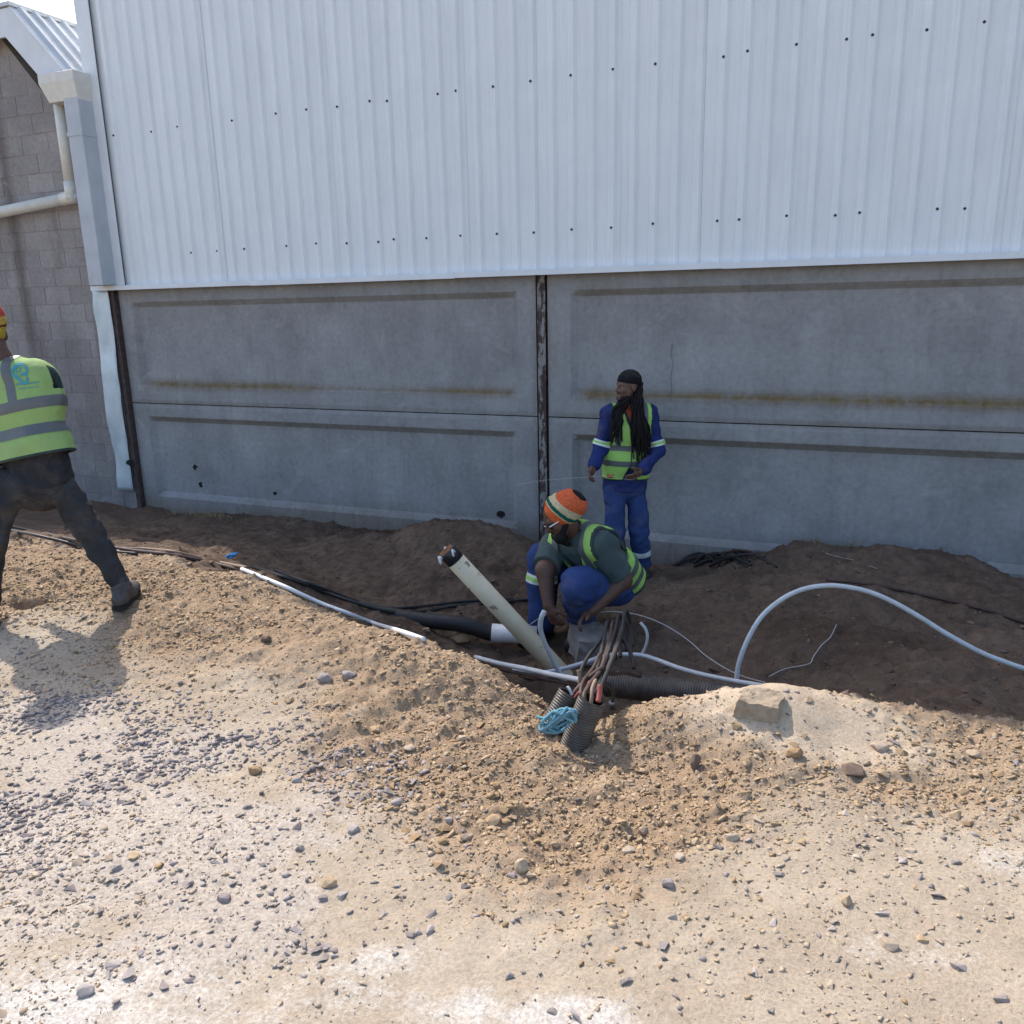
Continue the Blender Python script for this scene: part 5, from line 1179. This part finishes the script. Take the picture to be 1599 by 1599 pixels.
# dry grass tufts at the wall foot
m_straw = simple('dry_grass', (.34, .27, .14), .9, .1, .3, 30)
def tuft(px, py, n, h, label, seed, spread=.12, yy=None):
    rr = random.Random(seed); c = on_ground(px, py); mb = MB()
    for i in range(n):
        p = c+np.array([rr.gauss(0, spread), rr.gauss(0, .03), 0]); p[1] = min(p[1], WY-.03); p[2] = gz(p)-.005; L_ = h*rr.uniform(.4, 1.1); d = np.array([rr.uniform(-.7, .7), rr.uniform(-.6, .1), 1.0]); d /= np.linalg.norm(d)
        q = p+d*L_*.6; e = q+(d+np.array([rr.uniform(-.8, .8), rr.uniform(-.5, .2), -.5]))*L_*.4; s_ = np.array([.003, .001, 0]); mb.add([p-s_, p+s_, q+s_*.7, q-s_*.7, e], [(0, 1, 2, 3), (3, 2, 4)])
    o = mb.build('dry_grass', m_straw, None, False, c); tag(o, label, 'dry grass')
tuft(325, 806, 110, .10, 'dry straw-coloured grass tuft at the foot of the left concrete panel', 1, .22)
tuft(1295, 850, 90, .10, 'dry grass tuft on the crest of the right soil heap against the wall', 2, .16)
tuft(1420, 853, 40, .07, 'sparse dry grass right along the heap by the wall', 3, .22)

# a few sticks and straws
m_twig = simple('dry_stick', (.38, .27, .15), .9, .1, .3, 40)
tubeobj('stick', [dg(x, y, .008) for x, y in [(-10,924),(15,919),(42,914)]], .006, m_twig, 'dry stick on the orange soil at the left edge', 'stick', 6, 4)
tubeobj('straw', [dg(x, y, .005) for x, y in [(964,1135),(975,1132),(987,1129)]], .003, m_twig, 'pale straw lying right of the corrugated duct end', 'straw', 5, 4)
tubeobj('stick', [dg(x, y, .006) for x, y in [(782,1046),(810,1056),(835,1062),(862,1060)]], .007, simple('dark_root', (.10, .065, .04), .9, .1, .3, 40), 'thin dark root sticking out of the trench lip left of the ducts', 'root', 6, 5)

# ------------------------------------------------------------------ stones, gravel, grit
def stone_mat(name, stops, rough=.9, sc=60):
    m, nt, b = mat_new(name, rough, .2); oi = nt.nodes.new('ShaderNodeObjectInfo'); at = nt.nodes.new('ShaderNodeAttribute'); at.attribute_name = 'tone'
    s = math_n(nt, 'FRACT', math_n(nt, 'ADD', oi.outputs['Random'], at.outputs['Fac'])); c = ramp(nt, s, stops)
    c = mixc(nt, 1.0, c, ramp(nt, noise(nt, sc, 4, .7), [(.3, (.72, .71, .70)), (.65, (1.08, 1.08, 1.08))]), 'MULTIPLY')
    nt.links.new(c, b.inputs['Base Color']); bump(nt, b, noise(nt, sc*2, 3), .3, .003); return m
m_gs = stone_mat('grey_stone', [(0, (.215, .18, .170)), (.35, (.285, .245, .232)), (.7, (.37, .325, .30)), (1, (.25, .205, .185))])
m_ts = stone_mat('tan_stone', [(0, (.28, .185, .10)), (.3, (.37, .26, .155)), (.6, (.43, .325, .215)), (.85, (.32, .22, .125)), (1, (.46, .37, .27))])
m_ps = stone_mat('pale_stone', [(0, (.36, .285, .205)), (.5, (.44, .36, .27)), (.8, (.33, .25, .18)), (1, (.50, .43, .35))])
m_dst = stone_mat('dark_soil_clod', [(0, (.10, .07, .05)), (.5, (.16, .11, .08)), (1, (.21, .15, .11))])
def hull(npt, rr, flat=(.6, .8)):
    bm = bmesh.new()
    for i in range(npt):
        v = Vector((rr.gauss(0, 1), rr.gauss(0, 1), rr.gauss(0, 1))).normalized()*.5; bm.verts.new((v.x*rr.uniform(.8, 1), v.y*rr.uniform(.8, 1)*.8, v.z*rr.uniform(*flat)))
    bmesh.ops.convex_hull(bm, input=bm.verts[:]); bmesh.ops.delete(bm, geom=[v for v in bm.verts if not v.link_faces], context='VERTS'); bmesh.ops.triangulate(bm, faces=bm.faces[:])
    me = bpy.data.meshes.new('stone'); bm.to_mesh(me); bm.free(); return me
rr = random.Random(77)
SH = [hull(rr.choice((8, 8, 9, 10)), rr) for _ in range(20)]
GR = [hull(5, rr, (.8, 1)) for _ in range(8)] 
def mesh_arr(me): 
    v = np.empty(len(me.vertices)*3); me.vertices.foreach_get('co', v); f = np.empty(len(me.polygons)*3, np.int32); me.polygons.foreach_get('vertices', f); return v.reshape(-1, 3), f.reshape(-1, 3)
SHA = [mesh_arr(m_) for m_ in SH]; GRA = [mesh_arr(m_) for m_ in GR]
def project(P):
    q = P-CAM; w_ = q @ _F; return 799.5+FPX*(q @ _R)/w_, 799.5-FPX*(q @ _U)/w_, w_
def sample(n, dens, seed, x0=-6.2, x1=2.8, y0=.9, y1=6.9):
    r = np.random.default_rng(seed); x = r.uniform(x0, x1, n); y = r.uniform(y0, y1, n); z = ground_z(x, y); P = np.stack([x, y, z], -1)
    px, py, w_ = project(P); ok = (px > -90) & (px < 2150) & (py < 1680) & (w_ > .3); ok &= r.uniform(0, 1, n) < dens(x, y); return P[ok], r
def scatter_np(P, size, r, lib, sink=.22, flat=.6):
    n = len(P); k = r.integers(0, len(lib), n); Vs, Fs, Ts = [], [], []; off = 0
    yaw = r.uniform(0, 2*np.pi, n); tx = r.normal(0, .28, n); ty = r.normal(0, .28, n); tone = r.uniform(0, 1, n); fl = r.uniform(flat*.75, flat*1.25, n)
    for j, (v, f) in enumerate(lib):
        m_ = k == j; c = int(m_.sum())
        if not c: continue
        q = v[None]*size[m_][:, None, None]; q = q*np.stack([np.ones(c), np.ones(c), fl[m_]], -1)[:, None, :]
        a = tx[m_][:, None]; q = np.stack([q[..., 0], q[..., 1]*np.cos(a)-q[..., 2]*np.sin(a), q[..., 1]*np.sin(a)+q[..., 2]*np.cos(a)], -1)
        a = ty[m_][:, None]; q = np.stack([q[..., 0]*np.cos(a)+q[..., 2]*np.sin(a), q[..., 1], -q[..., 0]*np.sin(a)+q[..., 2]*np.cos(a)], -1)
        a = yaw[m_][:, None]; q = np.stack([q[..., 0]*np.cos(a)-q[..., 1]*np.sin(a), q[..., 0]*np.sin(a)+q[..., 1]*np.cos(a), q[..., 2]], -1)
        q = q+P[m_][:, None, :]; q[..., 2] += (size[m_]*fl[m_]*sink)[:, None]
        Vs.append(q.reshape(-1, 3)); Fs.append((f[None]+(np.arange(c)*len(v))[:, None, None]+off).reshape(-1, 3)); Ts.append(np.repeat(tone[m_], len(v))); off += c*len(v)
    return np.vstack(Vs), np.vstack(Fs), np.concatenate(Ts)
kinds = dict(grey=(m_gs, []), tan=(m_ts, []), pale=(m_ps, []), soil=(m_dst, []))
# (kind, tries, density, median size, spread, largest)
def zd(k): return lambda x, y: zones(x, y)[k]
def d_tan(x, y): z = zones(x, y); return np.clip(z['soil']*(.72+1.2*fbm(x*1.7, y*1.7, 3, 91)), .0, 1)
def d_pale(x, y): z = zones(x, y); return np.clip((1-z['soil'])*(1-z['deep'])*(1-z['pad']*.9)*(.40+1.6*fbm(x*1.5, y*1.5, 4, 55)), 0, 1)
def d_grey(x, y): z = zones(x, y); return np.clip(z['grey']*(.10+3.6*np.maximum(0, fbm(x*2.6, y*2.6, 4, 7)+.05))+.04*(1-z['deep'])*(1-z['soil']), 0, 1)*(1-.75*z['white']*(x > -2.4))
def d_deep(x, y): return zones(x, y)['deep']
SC = [('grey', 118000, d_grey, .0210, .46, .052), ('tan', 215000, d_tan, .0135, .55, .060), ('pale', 78000, d_pale, .0120, .52, .045), ('soil', 14000, d_deep, .015, .6, .08), ('tan', 5000, d_pale, .014, .5, .04)]
allP, allS, allK = [], [], []
for i, (k, n, dn, med, sp, mx) in enumerate(SC):
    P, r = sample(n, dn, 100+i, y1=6.9 if k == 'soil' else 4.4); s_ = np.minimum(med*np.exp(r.normal(0, sp, len(P))), mx); allP.append(P); allS.append(s_); allK += [k]*len(P)
allP = np.vstack(allP); allS = np.concatenate(allS); allK = np.array(allK)
# singled-out rocks of the photograph: (px, py, width px, kind, height ratio, label)
NR = [(398,1207,27,'tan',.75,'two-toned brown stone, alone on the pale dust left of the grey gravel patch'),(463,1222,18,'grey',.7,'dark grey stone at the left tip of the middle gravel patch'),
      (552,1299,26,'grey',.7,'dark lumpy stone on the lower edge of the middle gravel patch'),(513,1382,30,'tan',.6,'brown stone below the middle gravel patch beside a white dust patch'),
      (207,1340,26,'tan',.6,'reddish brown stone among the grey gravel at left'),(730,1309,24,'pale',.65,'cream angular stone on the dust below the tan clods'),
      (692,1316,22,'tan',.6,'tan stone left of the cream angular stone'),(771,1284,30,'tan',.6,'ochre flat stone above the cream angular stone'),(700,1283,17,'grey',.7,'small grey stone by the ochre flat stone'),
      (815,1361,26,'tan',1.5,'upright brown wedge of stone in the middle of the lower dust'),(982,1331,24,'pale',.6,'pale wedge stone in the lower middle with a dark shadow'),(1043,1383,24,'grey',.8,'dark grey cube-like stone alone on the lower dust'),
      (1061,1340,22,'pale',.5,'whitish flat stone above the dark grey cube-like stone'),(1077,1299,28,'tan',.5,'pinkish brown flat stone in the right-hand gravel'),(1143,1310,28,'pale',.6,'tan round stone right of the pinkish flat stone'),
      (1331,1207,46,'soil',.45,'dark brown flat clod on the lit ground below the right bank'),(1374,1171,34,'pale',.6,'pale block-like stone with a wide shadow right of the right bank'),(1240,1180,34,'tan',.6,'tan lump of earth below the broken block on the bank'),
      (1322,1411,24,'tan',.9,'brown upright stone low in the right-hand gravel'),(1387,1480,36,'pale',.6,'broad pale stone near the bottom right'),(1440,1470,24,'tan',.6,'tan stone right of the broad pale stone at the bottom'),
      (718,1001,40,'tan',.7,'brown earth clod on the trench lip below the white duct'),(416,1001,20,'soil',.7,'small dark clod on the orange slope at left'),(508,1063,32,'grey',.65,'grey-brown stone in the tan clods left of centre'),
      (545,1058,28,'grey',.7,'greyish stone right beside the grey-brown stone in the tan clods'),(1085,1197,22,'soil',1.6,'dark thin shard standing in the ground below the right bank'),(133,1551,34,'grey',.6,'grey stone at the bottom left corner area'),
      (1262,1095,18,'tan',.6,'small clod on the smooth pale right bank'),(790,1285,20,'tan',.6,'brownish stone right of the ochre flat stone'),(867,1322,18,'tan',.7,'brown stone between the upright wedge and the pale wedge stone'),
      (1005,1300,20,'tan',.9,'dark brown stone above the pale wedge stone'),(665,985,16,'tan',.6,'little clod at the end of the left white conduit'),(350,1405,26,'grey',.6,'large grey stone in the front left gravel'),(620,1255,22,'grey',.6,'angular grey stone on the right side of the middle gravel patch'),
      (1420,1330,22,'pale',.5,'flat cream stone on the right dust'),(1505,1240,24,'tan',.5,'tan flat stone near the right edge'),(940,1135,14,'pale',.7,'small pale stone in the shadow of the corrugated duct'),(1520,1180,24,'tan',.6,'brown clod near the right edge of the bank'),
      (585,1140,24,'tan',.5,'flat tan stone in the clod slope left of the ducts'),(640,1170,22,'pale',.5,'pale flat stone in the clod slope left of the ducts')]
mats = dict(grey=m_gs, tan=m_ts, pale=m_ps, soil=m_dst)
for i, (px, py, wpx, k, hr, lb) in enumerate(NR):
    p = on_ground(px, py); s_ = wpx/FPX*dep(p); keep = np.hypot(allP[:, 0]-p[0], allP[:, 1]-p[1]) > s_*.55; allP, allS, allK = allP[keep], allS[keep], allK[keep]
    rock('stone', p+np.array([0, 0, s_*hr*.22]), (s_*1.08, s_*.85, s_*hr), mats[k], lb, 'stone', 300+i, YAW+random.uniform(-.6, .6), 22, tilt=(random.uniform(-.15, .15), random.uniform(-.15, .15)))
for m_ in SH: m_.materials.clear()
SHM = {}
for k in kinds: 
    SHM[k] = []
    for m_ in SH: q = m_.copy(); q.name = 'stone'; q.materials.append(mats[k]); SHM[k].append(q)
px, py, w_ = project(allP); app = allS*FPX/w_; vis = (px > 0) & (px < 1599) & (py > 0) & (py < 1599); app = np.where(vis, app, 0)
big = np.argsort(-app)[:250]; isbig = np.zeros(len(allP), bool); isbig[big] = True
LB = dict(grey=('loose grey angular stone lying in the gravel patches on the yard', 'grey gravel stones on the yard'), tan=('loose tan clod lying on the dug slope or the dust beside it', 'tan clods along the trench'),
          pale=('loose pale stone lying on the dusty yard', 'pale stones on the dusty yard'), soil=('dark clod lying on the shaded soil by the trench', 'dark clods on the shaded soil'))
KN = dict(grey='grey angular stone', tan='tan clod', pale='pale stone', soil='dark clod')
AREA = [(at_z(*a, 0), t) for a, t in [((60,880),'behind the left person on the bank'),((230,960),'beside the left person\'s boot'),((110,1060),'in the shadow of the left person'),((420,960),'just below the left white conduit'),
        ((60,1250),'at the left edge below the shadow'),((250,1250),'in the front left gravel patch'),((300,1450),'in the lowest part of the front left gravel'),((60,1500),'in the bottom left corner'),((450,1080),'on the orange slope left of centre'),
        ((590,1250),'in the middle gravel patch'),((620,1080),'on the clod slope below the leaning pipe'),((770,1150),'on the clod slope just left of the ducts'),((740,1290),'around the cream angular stone'),((900,1240),'just below the corrugated ducts'),
        ((880,1350),'around the upright brown wedge of stone'),((1050,1180),'between the ducts and the broken block'),((1120,1310),'around the pinkish flat stone'),((1350,1240),'below the smooth right bank'),((1540,1220),'at the right edge by the bank'),((1400,1400),'on the right dust patch'),
        ((1150,1480),'at the bottom right of centre'),((700,1480),'at the bottom centre'),((1500,1550),'in the bottom right corner'),((1400,1000),'on the shaded soil under the hose arch'),((600,900),'on the shaded spoil left of the leaning pipe')]]
for i in big:
    k = allK[i]; o = bpy.data.objects.new('stone', random.choice(SHM[k])); COL.objects.link(o); s_ = float(allS[i]); fl = random.uniform(.35, .62)
    o.location = allP[i]+np.array([0, 0, s_*fl*.10]); o.scale = (s_, s_, s_*fl); o.rotation_euler = (random.gauss(0, .2), random.gauss(0, .2), random.uniform(0, 6.28)); 
    wh = AREA[int(np.argmin([np.hypot(allP[i][0]-q[0], allP[i][1]-q[1]) for q, _ in AREA]))][1]; kn = KN[k]
    tag(o, 'loose %s lying %s' % (kn, wh), 'stone', '%ss %s' % (kn, wh))
NM = dict(grey='grey_gravel', tan='tan_clods', pale='pale_gravel', soil='soil_crumbs')
for j, k in enumerate(kinds):
    m_ = (allK == k) & ~isbig; r = np.random.default_rng(500+j); V, F, T = scatter_np(allP[m_], allS[m_], r, SHA, .12 if k == 'grey' else .08, .46 if k == 'grey' else .48)
    me = mesh_np(NM[k], V, F); attr(me, 'tone', T); o = link(NM[k], me, mats[k]); tag(o, dict(grey='grey crushed gravel strewn over the yard', tan='small tan clods strewn along the trench lip', pale='small pale pebbles over the dust', soil='small dark soil crumbs in the shade')[k], None, None, 'stuff')
# fine grit
def d_grit(x, y): z = zones(x, y); return np.clip(.25+.6*z['soil']+.35*z['grey']-.6*z['pad']+.5*fbm(x*2, y*2, 3, 15)-.1*z['deep'], .05, 1)
P, r = sample(125000, d_grit, 900); zz = zones(P[:, 0], P[:, 1]); u = r.uniform(0, 1, len(P)); s_ = np.clip(.0062*np.exp(r.normal(0, .4, len(P))), .003, .012)
kk = np.where(zz['deep'] > .5, 3, np.where(u < zz['soil'], 1, np.where(u < zz['soil']+.6*zz['grey'], 0, 2)))
for j, k in enumerate(kinds):
    m_ = kk == j; V, F, T = scatter_np(P[m_], s_[m_], r, GRA, .2, .8); me = mesh_np('grit', V, F); attr(me, 'tone', T); o = link('fine_grit', me, mats[k]); tag(o, 'fine %s grit' % dict(grey='grey', tan='tan', pale='pale', soil='dark')[k], None, None, 'stuff')
print('stones', len(allP), 'grit', len(P), 'tris', sum(len(o.data.loops)-2*len(o.data.polygons) for o in scn.objects if o.type == 'MESH'))
